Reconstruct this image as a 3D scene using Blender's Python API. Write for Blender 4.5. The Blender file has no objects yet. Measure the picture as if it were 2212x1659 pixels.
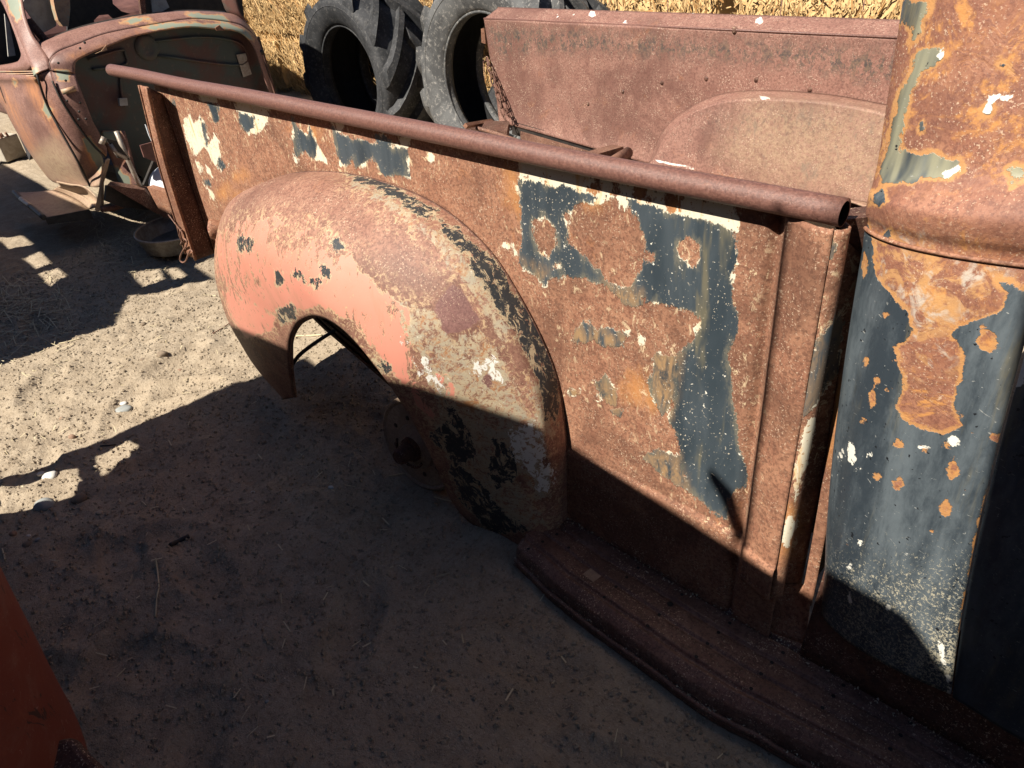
import bpy, bmesh, math, random
import numpy as np
from mathutils import Vector, Matrix
random.seed(7); rng = np.random.default_rng(7)
S = bpy.context.scene
COL = S.collection

# ------------------------------------------------------------------ camera
F_PX, IW, IH = 1560.0, 2212.0, 1659.0
CAM = np.array([0.307034, -0.847062, 1.251939])
# rows: world X, Y, Z in camera axes (x right, y down, z forward)
RM = np.array([[0.7188857, 0.33901996, -0.60685156],
               [0.68894803, -0.46364399, 0.55712194],
               [-0.09248762, -0.81859619, -0.56687417]])
cd = bpy.data.cameras.new('camera'); cam = bpy.data.objects.new('camera', cd); COL.objects.link(cam)
cd.sensor_width = 36.0; cd.lens = 36.0 * F_PX / IW; cd.clip_start = 0.02; cd.clip_end = 500
mw = Matrix(((RM[0,0], -RM[0,1], -RM[0,2], CAM[0]), (RM[1,0], -RM[1,1], -RM[1,2], CAM[1]),
             (RM[2,0], -RM[2,1], -RM[2,2], CAM[2]), (0,0,0,1)))
cam.matrix_world = mw
S.camera = cam

# ------------------------------------------------------------------ light
SUN_DIR = np.array([0.2, 1.0, -1.2]); SUN_DIR /= np.linalg.norm(SUN_DIR)     # the way the light travels
el = math.asin(-SUN_DIR[2]); az = math.atan2(-SUN_DIR[0], -SUN_DIR[1])        # direction towards the sun, from +Y clockwise
w = bpy.data.worlds.new('World'); S.world = w; w.use_nodes = True
nt = w.node_tree; nt.nodes.clear()
sky = nt.nodes.new('ShaderNodeTexSky'); sky.sky_type = 'NISHITA'; sky.sun_disc = False
sky.sun_elevation = el; sky.sun_rotation = az; sky.altitude = 4000; sky.dust_density = 0.1; sky.air_density = 1.0
bg = nt.nodes.new('ShaderNodeBackground'); bg.inputs['Strength'].default_value = 0.05
wo = nt.nodes.new('ShaderNodeOutputWorld')
nt.links.new(sky.outputs[0], bg.inputs[0]); nt.links.new(bg.outputs[0], wo.inputs[0])
sl = bpy.data.lights.new('sun', 'SUN'); sl.energy = 5.0; sl.angle = math.radians(0.53); sl.color = (1.0, 0.93, 0.825)
so = bpy.data.objects.new('sun', sl); COL.objects.link(so); so.location = (-2, -10, 12)
so.rotation_euler = Vector(SUN_DIR).to_track_quat('-Z', 'Y').to_euler()
S.view_settings.view_transform = 'Standard'; S.view_settings.look = 'None'
S.view_settings.gamma = 1.0; S.view_settings.use_curve_mapping = False
S.view_settings.exposure = 0.95
try:
    S.cycles.max_bounces = 5; S.cycles.diffuse_bounces = 1
except Exception: pass

# ------------------------------------------------------------------ measuring helpers: a point of the photo on a plane of the place
def ray(px, py):
    d = RM @ np.array([px - IW/2, py - IH/2, F_PX]); return d
def PX(px, py, x): d = ray(px, py); return CAM + d * ((x - CAM[0]) / d[0])
def PY(px, py, y): d = ray(px, py); return CAM + d * ((y - CAM[1]) / d[1])
def PZ(px, py, z): d = ray(px, py); return CAM + d * ((z - CAM[2]) / d[2])
def proj(P):
    q = (np.asarray(P, float) - CAM) @ RM
    return np.stack([q[:,0]/q[:,2]*F_PX + IW/2, q[:,1]/q[:,2]*F_PX + IH/2], 1), q[:,2]

def poly_sdf(pts, poly):
    """signed distance, positive inside"""
    poly = np.asarray(poly, float); x = pts[:,0]; y = pts[:,1]
    d2 = np.full(len(pts), 1e18); inside = np.zeros(len(pts), bool)
    n = len(poly)
    for i in range(n):
        a = poly[i]; b = poly[(i+1) % n]
        e = b - a; L = e @ e + 1e-9
        t = np.clip(((x-a[0])*e[0] + (y-a[1])*e[1]) / L, 0, 1)
        dx = x - a[0] - t*e[0]; dy = y - a[1] - t*e[1]
        d2 = np.minimum(d2, dx*dx + dy*dy)
        c = (a[1] > y) != (b[1] > y)
        xi = a[0] + (y - a[1]) / (b[1]-a[1] + 1e-12) * e[0]
        inside ^= c & (x < xi)
    d = np.sqrt(d2)
    return np.where(inside, d, -d)
def shift(polys, ox, oy, s): return [[(ox + s*x, oy + s*y) for x, y in p] for p in polys]
def blob(x, y, rx, ry=None, n=9):
    ry = ry or rx
    return [(x + rx*(1+0.25*math.sin(i*2.4+x))*math.cos(2*math.pi*i/n), y + ry*(1+0.25*math.cos(i*1.7+y))*math.sin(2*math.pi*i/n)) for i in range(n)]
def field(verts, polys, minus=()):
    """painted areas as a signed distance in metres, stored on the vertices"""
    uv, dep = proj(verts)
    f = np.full(len(uv), -400.0)
    for p in polys: f = np.maximum(f, poly_sdf(uv, p))
    for p in minus: f = np.minimum(f, -poly_sdf(uv, p))
    return np.clip(f * dep / F_PX, -0.12, 0.12)

# ------------------------------------------------------------------ numpy noise
def _h(ix, iy, iz):
    n = (ix*374761393 + iy*668265263 + iz*1274126177) & 0xffffffff
    n = ((n ^ (n >> 13)) * 1274126177) & 0xffffffff
    return ((n ^ (n >> 16)) & 0xffff) / 32767.5 - 1.0
def vnoise(x, y, z=0.0):
    x = np.asarray(x, float); y = np.asarray(y, float); z = np.zeros_like(x) + z
    ix = np.floor(x).astype(np.int64); iy = np.floor(y).astype(np.int64); iz = np.floor(z).astype(np.int64)
    fx = x-ix; fy = y-iy; fz = z-iz
    fx = fx*fx*(3-2*fx); fy = fy*fy*(3-2*fy); fz = fz*fz*(3-2*fz)
    r = 0
    for a in (0,1):
        for b in (0,1):
            for c in (0,1):
                r = r + _h(ix+a, iy+b, iz+c) * (fx if a else 1-fx)*(fy if b else 1-fy)*(fz if c else 1-fz)
    return r
def fbm(x, y, z=0.0, oct=4, g=0.5):
    r = 0; a = 1.0; k = 1.0
    for i in range(oct):
        r = r + a*vnoise(np.asarray(x)*k + i*17.3, np.asarray(y)*k - i*9.1, np.asarray(z)*k + i*3.7); a *= g; k *= 2.03
    return r
def sstep(a, b, x):
    t = np.clip((np.asarray(x, float)-a)/(b-a), 0, 1); return t*t*(3-2*t)

# ------------------------------------------------------------------ object helpers
def thing(name, loc, label, cat, group=None):
    o = bpy.data.objects.new(name, None); COL.objects.link(o); o.location = loc
    o.empty_display_size = 0.1
    o['label'] = label; o['category'] = cat
    if group: o['group'] = group
    return o
def tag(o, label, cat, group=None):
    o['label'] = label; o['category'] = cat
    if group: o['group'] = group
    return o
def base_of(parent):
    p = np.zeros(3)
    while parent is not None:
        p = p + np.array(parent.location); parent = parent.parent
    return p
def mesh(name, V, F, mat, parent=None, smooth=True, attrs=None, solid=0.0, origin=None, label=None, sharp=None, off=-1):
    """world coordinates in, one mesh object out"""
    V = np.asarray(V, float)
    b = base_of(parent)
    if parent is None:
        b = np.array(origin) if origin is not None else np.zeros(3)
    me = bpy.data.meshes.new(name)
    me.from_pydata([tuple(p) for p in (V - b)], [], [tuple(int(i) for i in f) for f in F])
    me.update()
    if smooth:
        me.polygons.foreach_set('use_smooth', [True]*len(me.polygons))
        if sharp: 
            try: me.set_sharp_from_angle(angle=math.radians(sharp))
            except Exception: pass
    for k, v in (attrs or {}).items():
        a = me.attributes.new(k, 'FLOAT', 'POINT'); a.data.foreach_set('value', np.asarray(v, np.float32))
    for m_ in (mat if isinstance(mat, (list, tuple)) else [mat]): me.materials.append(m_)
    o = bpy.data.objects.new(name, me); COL.objects.link(o)
    if parent is not None: o.parent = parent
    else: o.location = b
    if solid:
        s = o.modifiers.new('thickness', 'SOLIDIFY'); s.thickness = abs(solid); s.offset = off if solid > 0 else -off
    if label: o['label'] = label
    return o
class B:
    """collects simple shapes in world coordinates"""
    def __init__(s): s.v = []; s.f = []
    def add(s, V, F):
        n = len(s.v); s.v += [tuple(p) for p in V]; s.f += [tuple(i+n for i in f) for f in F]; return s
    def box(s, lo, hi):
        (a,b,c),(d,e,f) = lo, hi
        return s.add([(a,b,c),(d,b,c),(d,e,c),(a,e,c),(a,b,f),(d,b,f),(d,e,f),(a,e,f)],
                     [(0,3,2,1),(4,5,6,7),(0,1,5,4),(1,2,6,5),(2,3,7,6),(3,0,4,7)])
    def hexa(s, q, w_):
        """a quad given its own thickness along w_"""
        q = [np.asarray(p, float) for p in q]; w_ = np.asarray(w_, float)
        return s.add(q + [p + w_ for p in q], [(0,1,2,3),(7,6,5,4),(0,4,5,1),(1,5,6,2),(2,6,7,3),(3,7,4,0)])
    def prism(s, poly, w_):
        n = len(poly); q = [np.asarray(p, float) for p in poly]; w_ = np.asarray(w_, float)
        return s.add(q + [p+w_ for p in q], [tuple(range(n)), tuple(range(2*n-1, n-1, -1))] + [(i, i+n, (i+1)%n+n, (i+1)%n) for i in range(n)])
    def tube(s, path, r, seg=10, cap=True, closed=False):
        P = [np.asarray(p, float) for p in path]; n = len(P); rr = r if hasattr(r, '__len__') else [r]*n
        V = []; up = None
        for i in range(n):
            if closed: t = P[(i+1)%n]-P[i-1]
            else: t = P[min(i+1,n-1)]-P[max(i-1,0)]
            t = t/np.linalg.norm(t)
            if up is None:
                up = np.array([0,0,1.]) if abs(t[2]) < 0.9 else np.array([1.,0,0])
            u = np.cross(up, t); u /= np.linalg.norm(u); v = np.cross(t, u); up = v
            for k in range(seg):
                a = 2*math.pi*k/seg; V.append(P[i] + rr[i]*(math.cos(a)*u + math.sin(a)*v))
        F = []
        m = n if closed else n-1
        for i in range(m):
            for k in range(seg):
                j = (i+1)%n; F.append((i*seg+k, i*seg+(k+1)%seg, j*seg+(k+1)%seg, j*seg+k))
        if cap and not closed:
            F.append(tuple(range(seg-1,-1,-1))); F.append(tuple((n-1)*seg+k for k in range(seg)))
        return s.add(V, F)
    def lathe(s, c, axis, prof, seg=32, closed=False):
        """prof: (radius, along axis)"""
        ax = np.asarray(axis, float); ax /= np.linalg.norm(ax); c = np.asarray(c, float)
        u = np.cross(ax, [0,0,1.]) if abs(ax[2]) < 0.9 else np.cross(ax, [1.,0,0]); u /= np.linalg.norm(u); v = np.cross(ax, u)
        m = len(prof); V = []
        for k in range(seg):
            a = 2*math.pi*k/seg; d = math.cos(a)*u + math.sin(a)*v
            for r_, h in prof: V.append(c + d*r_ + ax*h)
        F = []
        for k in range(seg):
            k2 = (k+1)%seg
            for i in range(m if closed else m-1):
                j = (i+1)%m; F.append((k*m+i, k*m+j, k2*m+j, k2*m+i))
        return s.add(V, F)
    def out(s, name, mat, parent=None, **k): return mesh(name, s.v, s.f, mat, parent, **k)
def gridfaces(n, m, wrap=False):
    F = []
    for i in range(n-1):
        for j in range(m-1): F.append((i*m+j, (i+1)*m+j, (i+1)*m+j+1, i*m+j+1))
    return F
def crv(ctrl, n):
    """Catmull-Rom through the control points, n samples spread by control index"""
    P = np.asarray(ctrl, float); k = len(P)
    P = np.vstack([2*P[0]-P[1], P, 2*P[-1]-P[-2]])
    t = np.linspace(0, k-1, n); i = np.minimum(t.astype(int), k-2); u = (t-i)[:,None]
    a,b,c,d = P[i],P[i+1],P[i+2],P[i+3]
    return 0.5*((2*b)+(-a+c)*u+(2*a-5*b+4*c-d)*u**2+(-a+3*b-3*c+d)*u**3)
# ------------------------------------------------------------------ materials
class NT:
    def __init__(s, name):
        s.m = bpy.data.materials.new(name); s.m.use_nodes = True; s.t = s.m.node_tree; s.t.nodes.clear()
        s.o = s.t.nodes.new('ShaderNodeOutputMaterial'); s.b = s.t.nodes.new('ShaderNodeBsdfPrincipled')
        s.t.links.new(s.b.outputs[0], s.o.inputs[0]); s.tc = s.t.nodes.new('ShaderNodeTexCoord'); s.pos = s.tc.outputs['Object']
    def put(s, x, sock):
        if isinstance(x, bpy.types.NodeSocket): s.t.links.new(x, sock)
        elif isinstance(x, (tuple, list)): sock.default_value = tuple(x) + ((1.0,) if len(x) == 3 and sock.type == 'RGBA' else ())
        else: sock.default_value = x
    def math(s, op, a, b=0.0, c=None, clamp=False):
        n = s.t.nodes.new('ShaderNodeMath'); n.operation = op; n.use_clamp = clamp
        s.put(a, n.inputs[0]); s.put(b, n.inputs[1])
        if c is not None: s.put(c, n.inputs[2])
        return n.outputs[0]
    def step(s, lo, hi, x, a=0.0, b=1.0, smooth=True):
        n = s.t.nodes.new('ShaderNodeMapRange'); n.interpolation_type = 'SMOOTHSTEP' if smooth else 'LINEAR'
        s.put(x, n.inputs[0]); s.put(lo, n.inputs[1]); s.put(hi, n.inputs[2]); n.inputs[3].default_value = a; n.inputs[4].default_value = b
        return n.outputs[0]
    def map(s, scale, vec=None, loc=(0,0,0), rot=(0,0,0)):
        n = s.t.nodes.new('ShaderNodeMapping'); s.put(vec or s.pos, n.inputs[0]); n.inputs['Scale'].default_value = scale
        n.inputs['Location'].default_value = loc; n.inputs['Rotation'].default_value = rot
        return n.outputs[0]
    def noise(s, scale, detail=4, rough=0.55, dist=0.0, vec=None, color=False):
        n = s.t.nodes.new('ShaderNodeTexNoise'); s.put(vec or s.pos, n.inputs['Vector'])
        n.inputs['Scale'].default_value = scale; n.inputs['Detail'].default_value = detail
        n.inputs['Roughness'].default_value = rough; n.inputs['Distortion'].default_value = dist
        return n.outputs['Color' if color else 'Fac']
    def voro(s, scale, vec=None, feat='F1', out='Distance', rand=1.0):
        n = s.t.nodes.new('ShaderNodeTexVoronoi'); n.feature = feat; s.put(vec or s.pos, n.inputs['Vector'])
        n.inputs['Scale'].default_value = scale; n.inputs['Randomness'].default_value = rand
        return n.outputs[out]
    def mix(s, f, a, b):
        n = s.t.nodes.new('ShaderNodeMix'); n.data_type = 'RGBA'; s.put(f, n.inputs[0]); s.put(a, n.inputs[6]); s.put(b, n.inputs[7]); return n.outputs[2]
    def attr(s, name):
        n = s.t.nodes.new('ShaderNodeAttribute'); n.attribute_name = name; return n.outputs['Fac']
    def ramp(s, f, stops):
        n = s.t.nodes.new('ShaderNodeValToRGB'); cr = n.color_ramp
        while len(cr.elements) < len(stops): cr.elements.new(0.5)
        for e, (p, c) in zip(cr.elements, stops): e.position = p; e.color = tuple(c) + (1,)
        s.put(f, n.inputs[0]); return n.outputs[0]
    def bump(s, h, strength=0.3, dist=0.002):
        n = s.t.nodes.new('ShaderNodeBump'); s.put(h, n.inputs['Height']); n.inputs['Strength'].default_value = strength; n.inputs['Distance'].default_value = dist
        return n.outputs[0]
    def done(s, col, rough, bump=None, spec=0.4, metal=0.0):
        s.put(col, s.b.inputs['Base Color']); s.put(rough, s.b.inputs['Roughness']); s.put(spec, s.b.inputs['Specular IOR Level']); s.put(metal, s.b.inputs['Metallic'])
        if bump is not None: s.put(bump, s.b.inputs['Normal'])
        return s.m

RUST_D = (0.085, 0.036, 0.022); RUST_M = (0.225, 0.097, 0.058); RUST_L = (0.345, 0.172, 0.102); RUST_O = (0.440, 0.175, 0.050)
CREAM = (0.66, 0.60, 0.46); SLATE = (0.030, 0.042, 0.052); TAN = (0.42, 0.31, 0.19)

def rust_base(n, d=RUST_D, m=RUST_M, l=RUST_L, speck=(0.50,0.36,0.25), k=1.0, speck_amt=0.60, streak=True, orange=0.32):
    """returns colour and height of granular rust"""
    big = n.noise(4.0*k, 4, 0.6, 0.6); mid = n.noise(26*k, 5, 0.65, 0.4); fine = n.noise(150*k, 4, 0.75); grit = n.noise(270*k, 3, 0.7)
    c = n.mix(n.step(0.34, 0.66, mid), m, l)
    c = n.mix(n.math('MULTIPLY', n.step(0.52, 0.75, n.noise(60*k, 5, 0.8, 0.8)), 0.7), c, d)
    c = n.mix(n.math('MULTIPLY', n.step(0.47, 0.60, n.noise(330*k, 3, 0.75)), 0.55), c, l)
    c = n.mix(n.math('MULTIPLY', n.step(0.45, 0.62, big), 0.55), c, d)
    if orange: c = n.mix(n.math('MULTIPLY', n.step(0.58, 0.74, n.noise(9*k, 5, 0.7, 1.2)), orange), c, RUST_O)
    if streak:
        st = n.noise(14, 4, 0.6, 0.2, n.map((1.0, 1.0, 0.12)))
        c = n.mix(n.math('MULTIPLY', n.step(0.5, 0.7, st), 0.45), c, l)
    c = n.mix(n.math('MULTIPLY', n.step(0.46, 0.60, fine), 0.62), c, d)
    sp = n.math('MULTIPLY', n.step(speck_amt-0.02, speck_amt+0.04, grit), n.step(0.38, 0.60, n.noise(18*k, 4, 0.7)))
    c = n.mix(n.math('MULTIPLY', sp, 0.95), c, speck)
    h = n.math('ADD', n.math('MULTIPLY', fine, 0.6), n.math('MULTIPLY', grit, 0.5))
    return c, h
def edge_noise(n, a1=0.014, a2=0.009, a3=0.0055, k=1.0, vec=None):
    e = n.math('MULTIPLY', n.math('SUBTRACT', n.noise(22*k, 3, 0.6, 0.6, vec), 0.5), a1*2)
    e = n.math('ADD', e, n.math('MULTIPLY', n.math('SUBTRACT', n.noise(80*k, 5, 0.75, 0.6, vec), 0.5), a2*2))
    return n.math('ADD', e, n.math('MULTIPLY', n.math('SUBTRACT', n.noise(330*k, 2, 0.6, 0.0, vec), 0.5), a3*2))

def plain_rust(name, d=RUST_D, m=RUST_M, l=RUST_L, k=1.0, rough=0.72, bumpst=0.5, **kw):
    n = NT(name); c, h = rust_base(n, d, m, l, k=k, **kw)
    return n.done(c, n.step(0.3, 0.7, n.noise(60, 3), rough-0.12, rough+0.12), n.bump(h, bumpst, 0.0015), 0.35)

# rail and flanges: even purple-brown scale with a soft sheen
def mat_rail():
    n = NT('rust_rail')
    g = n.noise(210, 5, 0.85); c = n.mix(n.step(0.38, 0.62, g), (0.105,0.046,0.036), (0.205,0.098,0.074))
    c = n.mix(n.math('MULTIPLY', n.step(0.45, 0.65, n.noise(12, 5, 0.65, 0.3)), 0.4), c, (0.165,0.082,0.066))
    c = n.mix(n.math('MULTIPLY', n.step(0.60, 0.66, n.noise(300, 3, 0.7)), 0.5), c, (0.33,0.20,0.14))
    c = n.mix(n.math('MULTIPLY', n.step(0.60, 0.70, n.noise(30, 5, 0.75, 0.8)), 0.35), c, (0.23,0.095,0.05))
    return n.done(c, 0.44, n.bump(g, 0.75, 0.0014), 0.5)
M_RAIL = mat_rail()
M_RUST = plain_rust('rust_brown')
M_RUST_DK = plain_rust('rust_dark', (0.040,0.018,0.013), (0.085,0.038,0.027), (0.14,0.066,0.045), orange=0.25)
M_RUST_FRAME = plain_rust('rust_frame', (0.07,0.03,0.022), (0.15,0.07,0.048), (0.24,0.125,0.085), orange=0.2)
M_BOARD = plain_rust('rust_board', (0.055,0.030,0.024), (0.135,0.067,0.049), (0.20,0.11,0.08), orange=0.1, rough=0.5, streak=False)

def mat_panel():
    n = NT('paint_over_rust_bed_side')
    c, h = rust_base(n)
    sd, sw, so_ = n.attr('dark'), n.attr('white'), n.attr('orange')
    vst = n.map((1.0, 1.0, 0.55))
    e = edge_noise(n, vec=vst); e2 = edge_noise(n, 0.016, 0.012, 0.004, 1.3, n.map((1,1,0.5), loc=(3,1,2)))
    c = n.mix(n.math('MULTIPLY', n.step(-0.025, 0.02, n.math('ADD', so_, n.math('MULTIPLY', e2, 1.6))), 0.75), c, n.mix(n.noise(45,4), RUST_O, (0.52,0.25,0.08)))
    # pale primer left in thin scabs all round the paint
    scab = n.math('MULTIPLY', n.step(-0.055, -0.004, n.math('ADD', n.math('MAXIMUM', sd, sw), n.math('MULTIPLY', e2, 1.2))), n.step(0.57, 0.63, n.noise(70, 5, 0.75, 0.7, vst)))
    c = n.mix(n.math('MULTIPLY', scab, 0.85), c, (0.58,0.45,0.28))
    dm_raw = n.math('ADD', sd, e)
    wm = n.step(-0.001, 0.0012, n.math('MAXIMUM', n.math('ADD', sw, n.math('MULTIPLY', e2, 0.9)), n.math('ADD', dm_raw, n.math('MULTIPLY', n.step(0.46,0.72,n.noise(30,4,0.65),-0.0010,0.0085), n.step(0.40,0.60,n.noise(7,4,0.7),0.05,1.2)))))
    stain = n.mix(n.step(0.5, 0.72, n.noise(34, 5, 0.7, 1.0, n.map((1,1,0.3)))), CREAM, (0.60,0.36,0.14))
    stain = n.mix(n.step(0.60, 0.68, n.noise(160, 3, 0.6)), stain, (0.40,0.22,0.10))
    c = n.mix(wm, c, stain)
    dm = n.step(-0.0012, 0.0014, n.math('SUBTRACT', dm_raw, n.math('MULTIPLY', n.step(0.62, 0.80, n.noise(48,5,0.75)), 0.012)))
    dkc = n.mix(n.step(0.3,0.7,n.noise(16, 4, 0.6, 0.5, n.map((1,1,0.25)))), SLATE, (0.066,0.082,0.094))
    dkc = n.mix(n.math('MULTIPLY', n.step(0.56, 0.7, n.noise(20, 4, 0.6, 0.4, n.map((1,1,0.18), loc=(5,2,1)))), 0.55), dkc, (0.20,0.17,0.10))
    bleed = n.math('MULTIPLY', n.step(0.013, 0.0, n.math('ADD', dm_raw, n.math('MULTIPLY', n.math('SUBTRACT', n.noise(26, 5, 0.7, 0.4, n.map((1,1,0.25))), 0.42), 0.06))), 0.5)
    dkc = n.mix(bleed, dkc, n.mix(n.noise(50,4,0.7), (0.23,0.20,0.13), (0.16,0.15,0.115)))
    # faded low-lying paint where the coat is thin
    dkc = n.mix(n.math('MULTIPLY', n.attr('fade'), n.step(0.35,0.6,n.noise(55,5,0.7,0.5,n.map((1,1,0.35))))), dkc, (0.30,0.19,0.10))
    chip = n.step(0.745, 0.76, n.math('ADD', n.noise(90, 4, 0.65), n.math('MULTIPLY', n.noise(9,2), 0.12)))
    dkc = n.mix(chip, dkc, (0.72,0.68,0.58))
    chip2 = n.step(0.66, 0.69, n.math('ADD', n.noise(230, 3, 0.6), n.math('MULTIPLY', n.math('SUBTRACT', n.noise(7, 4, 0.7), 0.5), 0.22))); dkc = n.mix(n.math('MULTIPLY', chip2, 0.75), dkc, (0.60,0.52,0.40))
    c = n.mix(dm, c, dkc)
    hh = n.math('ADD', n.math('MULTIPLY', h, n.math('SUBTRACT', 1.0, n.math('MULTIPLY', n.math('MAXIMUM', dm, wm), 0.9))), n.math('MULTIPLY', n.math('MAXIMUM', wm, dm), 1.3))
    hh = n.math('ADD', hh, n.math('MULTIPLY', dm, 0.5))
    r = n.mix(dm, (0.78,)*3, (0.42,)*3)
    return n.done(c, r, n.bump(hh, 0.55, 0.0016), 0.4)
M_PANEL = mat_panel()

def mat_fender():
    n = NT('paint_over_rust_fender')
    c, h = rust_base(n, (0.10,0.044,0.031), (0.225,0.103,0.070), (0.315,0.165,0.112), orange=0.4, speck_amt=0.60)
    cr, pk, dk, wh, pu = [n.attr(a) for a in ('cream','pink','dark','white','purple')]
    e = edge_noise(n, 0.02, 0.010, 0.004); e2 = edge_noise(n, 0.022, 0.014, 0.005, 1.4, n.map((1,1,0.6), loc=(2,3,1)))
    # cream undercoat, stained
    crc = n.mix(n.step(0.42, 0.62, n.noise(20, 5, 0.7, 1.0)), (0.37,0.295,0.195), (0.31,0.27,0.20))
    crc = n.mix(n.math('MULTIPLY', n.step(0.50, 0.66, n.noise(26, 5, 0.75, 1.4)), 0.9), crc, (0.30,0.125,0.045))
    crc = n.mix(n.step(0.56, 0.64, n.noise(150, 4, 0.75)), crc, (0.20,0.09,0.05))
    crc = n.mix(n.math('MULTIPLY', n.step(0.62, 0.68, n.noise(110, 4, 0.7)), 0.7), crc, (0.62,0.58,0.46))
    halo = n.step(-0.05, -0.005, n.math('ADD', n.math('MAXIMUM', cr, pk), n.math('MULTIPLY', e2, 1.1)))
    c = n.mix(n.math('MULTIPLY', n.math('MULTIPLY', halo, n.step(0.50, 0.62, n.noise(80, 5, 0.75, 0.8))), 0.8), c, (0.47,0.33,0.19))
    cm = n.step(-0.002, 0.004, n.math('ADD', cr, n.math('MULTIPLY', e2, 1.3)))
    cm = n.math('MULTIPLY', cm, n.step(0.40, 0.50, n.noise(46, 6, 0.8, 0.8)))
    c = n.mix(cm, c, crc)
    # salmon top coat with scratches and downward wear
    pkc = n.mix(n.noise(7, 3, 0.6), (0.50,0.185,0.13), (0.55,0.235,0.17))
    pkc = n.mix(n.math('MULTIPLY', n.step(0.50, 0.66, n.noise(14, 5, 0.7, 0.6, n.map((1,1,0.4)))), 0.5), pkc, (0.40,0.185,0.12))
    wear = n.math('MULTIPLY', n.math('SUBTRACT', n.math('ADD', n.noise(17, 6, 0.75, 0.7, n.map((1.3,1.3,0.42))), n.math('MULTIPLY', n.attr('wear'), 0.13)), 0.575), 0.45)
    pm_raw = n.math('SUBTRACT', n.math('ADD', pk, e), n.math('MAXIMUM', wear, 0.0))
    ch = n.math('ADD', n.math('ADD', n.noise(64, 5, 0.7, 0.6, n.map((1.2,1.2,0.6))), n.math('MULTIPLY', n.noise(6, 2), 0.16)), n.math('MULTIPLY', n.attr('wear'), 0.05))
    pm = n.math('MULTIPLY', n.step(-0.0008, 0.0008, pm_raw), n.step(0.715, 0.70, ch))
    rimm = n.math('MULTIPLY', n.step(-0.004, -0.002, pm_raw), n.step(0.735, 0.715, ch))
    c = n.mix(n.math('MULTIPLY', rimm, 0.6), c, (0.50,0.36,0.22))
    c = n.mix(pm, c, pkc)
    wm = n.math('MULTIPLY', n.step(-0.001, 0.001, n.math('ADD', wh, n.math('MULTIPLY', e2, 1.5))), n.step(0.44, 0.48, n.noise(75, 5, 0.7, 0.6)))
    c = n.mix(wm, c, (0.62,0.60,0.55))
    dm_raw = n.math('ADD', n.math('ADD', dk, 0.004), n.math('MULTIPLY', n.math('ADD', e, n.math('MULTIPLY', e2, 0.8)), 0.95))
    c = n.mix(n.math('MULTIPLY', n.step(-0.004, -0.002, dm_raw), n.step(0.42,0.50,n.noise(90,5,0.75))), c, (0.42,0.33,0.21))
    dm = n.math('MULTIPLY', n.step(-0.0008, 0.0008, dm_raw), n.step(0.56, 0.535, n.noise(42, 6, 0.8, 0.7, n.map((1,1,0.6)))))
    dkc = n.mix(n.noise(40,4), (0.016,0.019,0.024), (0.042,0.046,0.048))
    dkc = n.mix(n.math('MULTIPLY', n.step(0.6, 0.68, n.noise(120, 3, 0.6)), 0.5), dkc, (0.25,0.20,0.13))
    c = n.mix(dm, c, dkc)
    pum = n.step(-0.002, 0.002, n.math('ADD', pu, n.math('MULTIPLY', e, 0.7)))
    puc, ph = rust_base(n, (0.11,0.05,0.045), (0.175,0.082,0.07), (0.21,0.105,0.09), orange=0, streak=False, k=1.4)
    c = n.mix(pum, c, puc)
    paint = n.math('MAXIMUM', n.math('MAXIMUM', pm, dm), wm)
    hh = n.math('ADD', n.math('MULTIPLY', h, n.math('SUBTRACT', 1.0, n.math('MULTIPLY', paint, 0.85))), n.math('MULTIPLY', paint, 0.9))
    return n.done(c, n.mix(paint, (0.62,)*3, (0.48,)*3), n.bump(hh, 0.45, 0.0012), 0.4)
M_FENDER = mat_fender()

def swirl_rust(n, k=1.0):
    """layered laminated rust: wandering contour bands"""
    wv = n.noise(5.5*k, 3, 0.55, 1.6, color=True)
    nn = n.t.nodes.new('ShaderNodeVectorMath'); nn.operation = 'MULTIPLY_ADD'
    n.put(wv, nn.inputs[0]); nn.inputs[1].default_value = (0.16,0.16,0.16); n.put(n.pos, nn.inputs[2])
    f = n.noise(9*k, 4, 0.55, 2.0, nn.outputs[0])
    band = n.math('FRACT', n.math('MULTIPLY', f, 9.0))
    c = n.ramp(band, [(0.0,(0.20,0.078,0.046)), (0.30,(0.27,0.105,0.055)), (0.52,(0.33,0.14,0.06)), (0.66,(0.45,0.20,0.065)), (0.74,(0.21,0.085,0.05)), (1.0,(0.185,0.075,0.047))])
    flat, h = rust_base(n, (0.13,0.05,0.035), (0.24,0.098,0.060), (0.31,0.145,0.085), k=1.2, orange=0.5, streak=False)
    c = n.mix(n.step(0.40, 0.56, n.noise(3.4*k, 5, 0.7, 1.0), 0.25, 1.0), c, flat)
    og = n.math('MULTIPLY', n.step(0.50, 0.60, n.noise(7*k, 5, 0.75, 1.8)), n.step(0.40,0.60,n.noise(70,4,0.7)))
    c = n.mix(n.math('MULTIPLY', og, 0.8), c, (0.50,0.23,0.065))
    return c, n.math('ADD', n.math('MULTIPLY', band, 0.35), n.math('MULTIPLY', h, 0.8)), og
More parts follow.
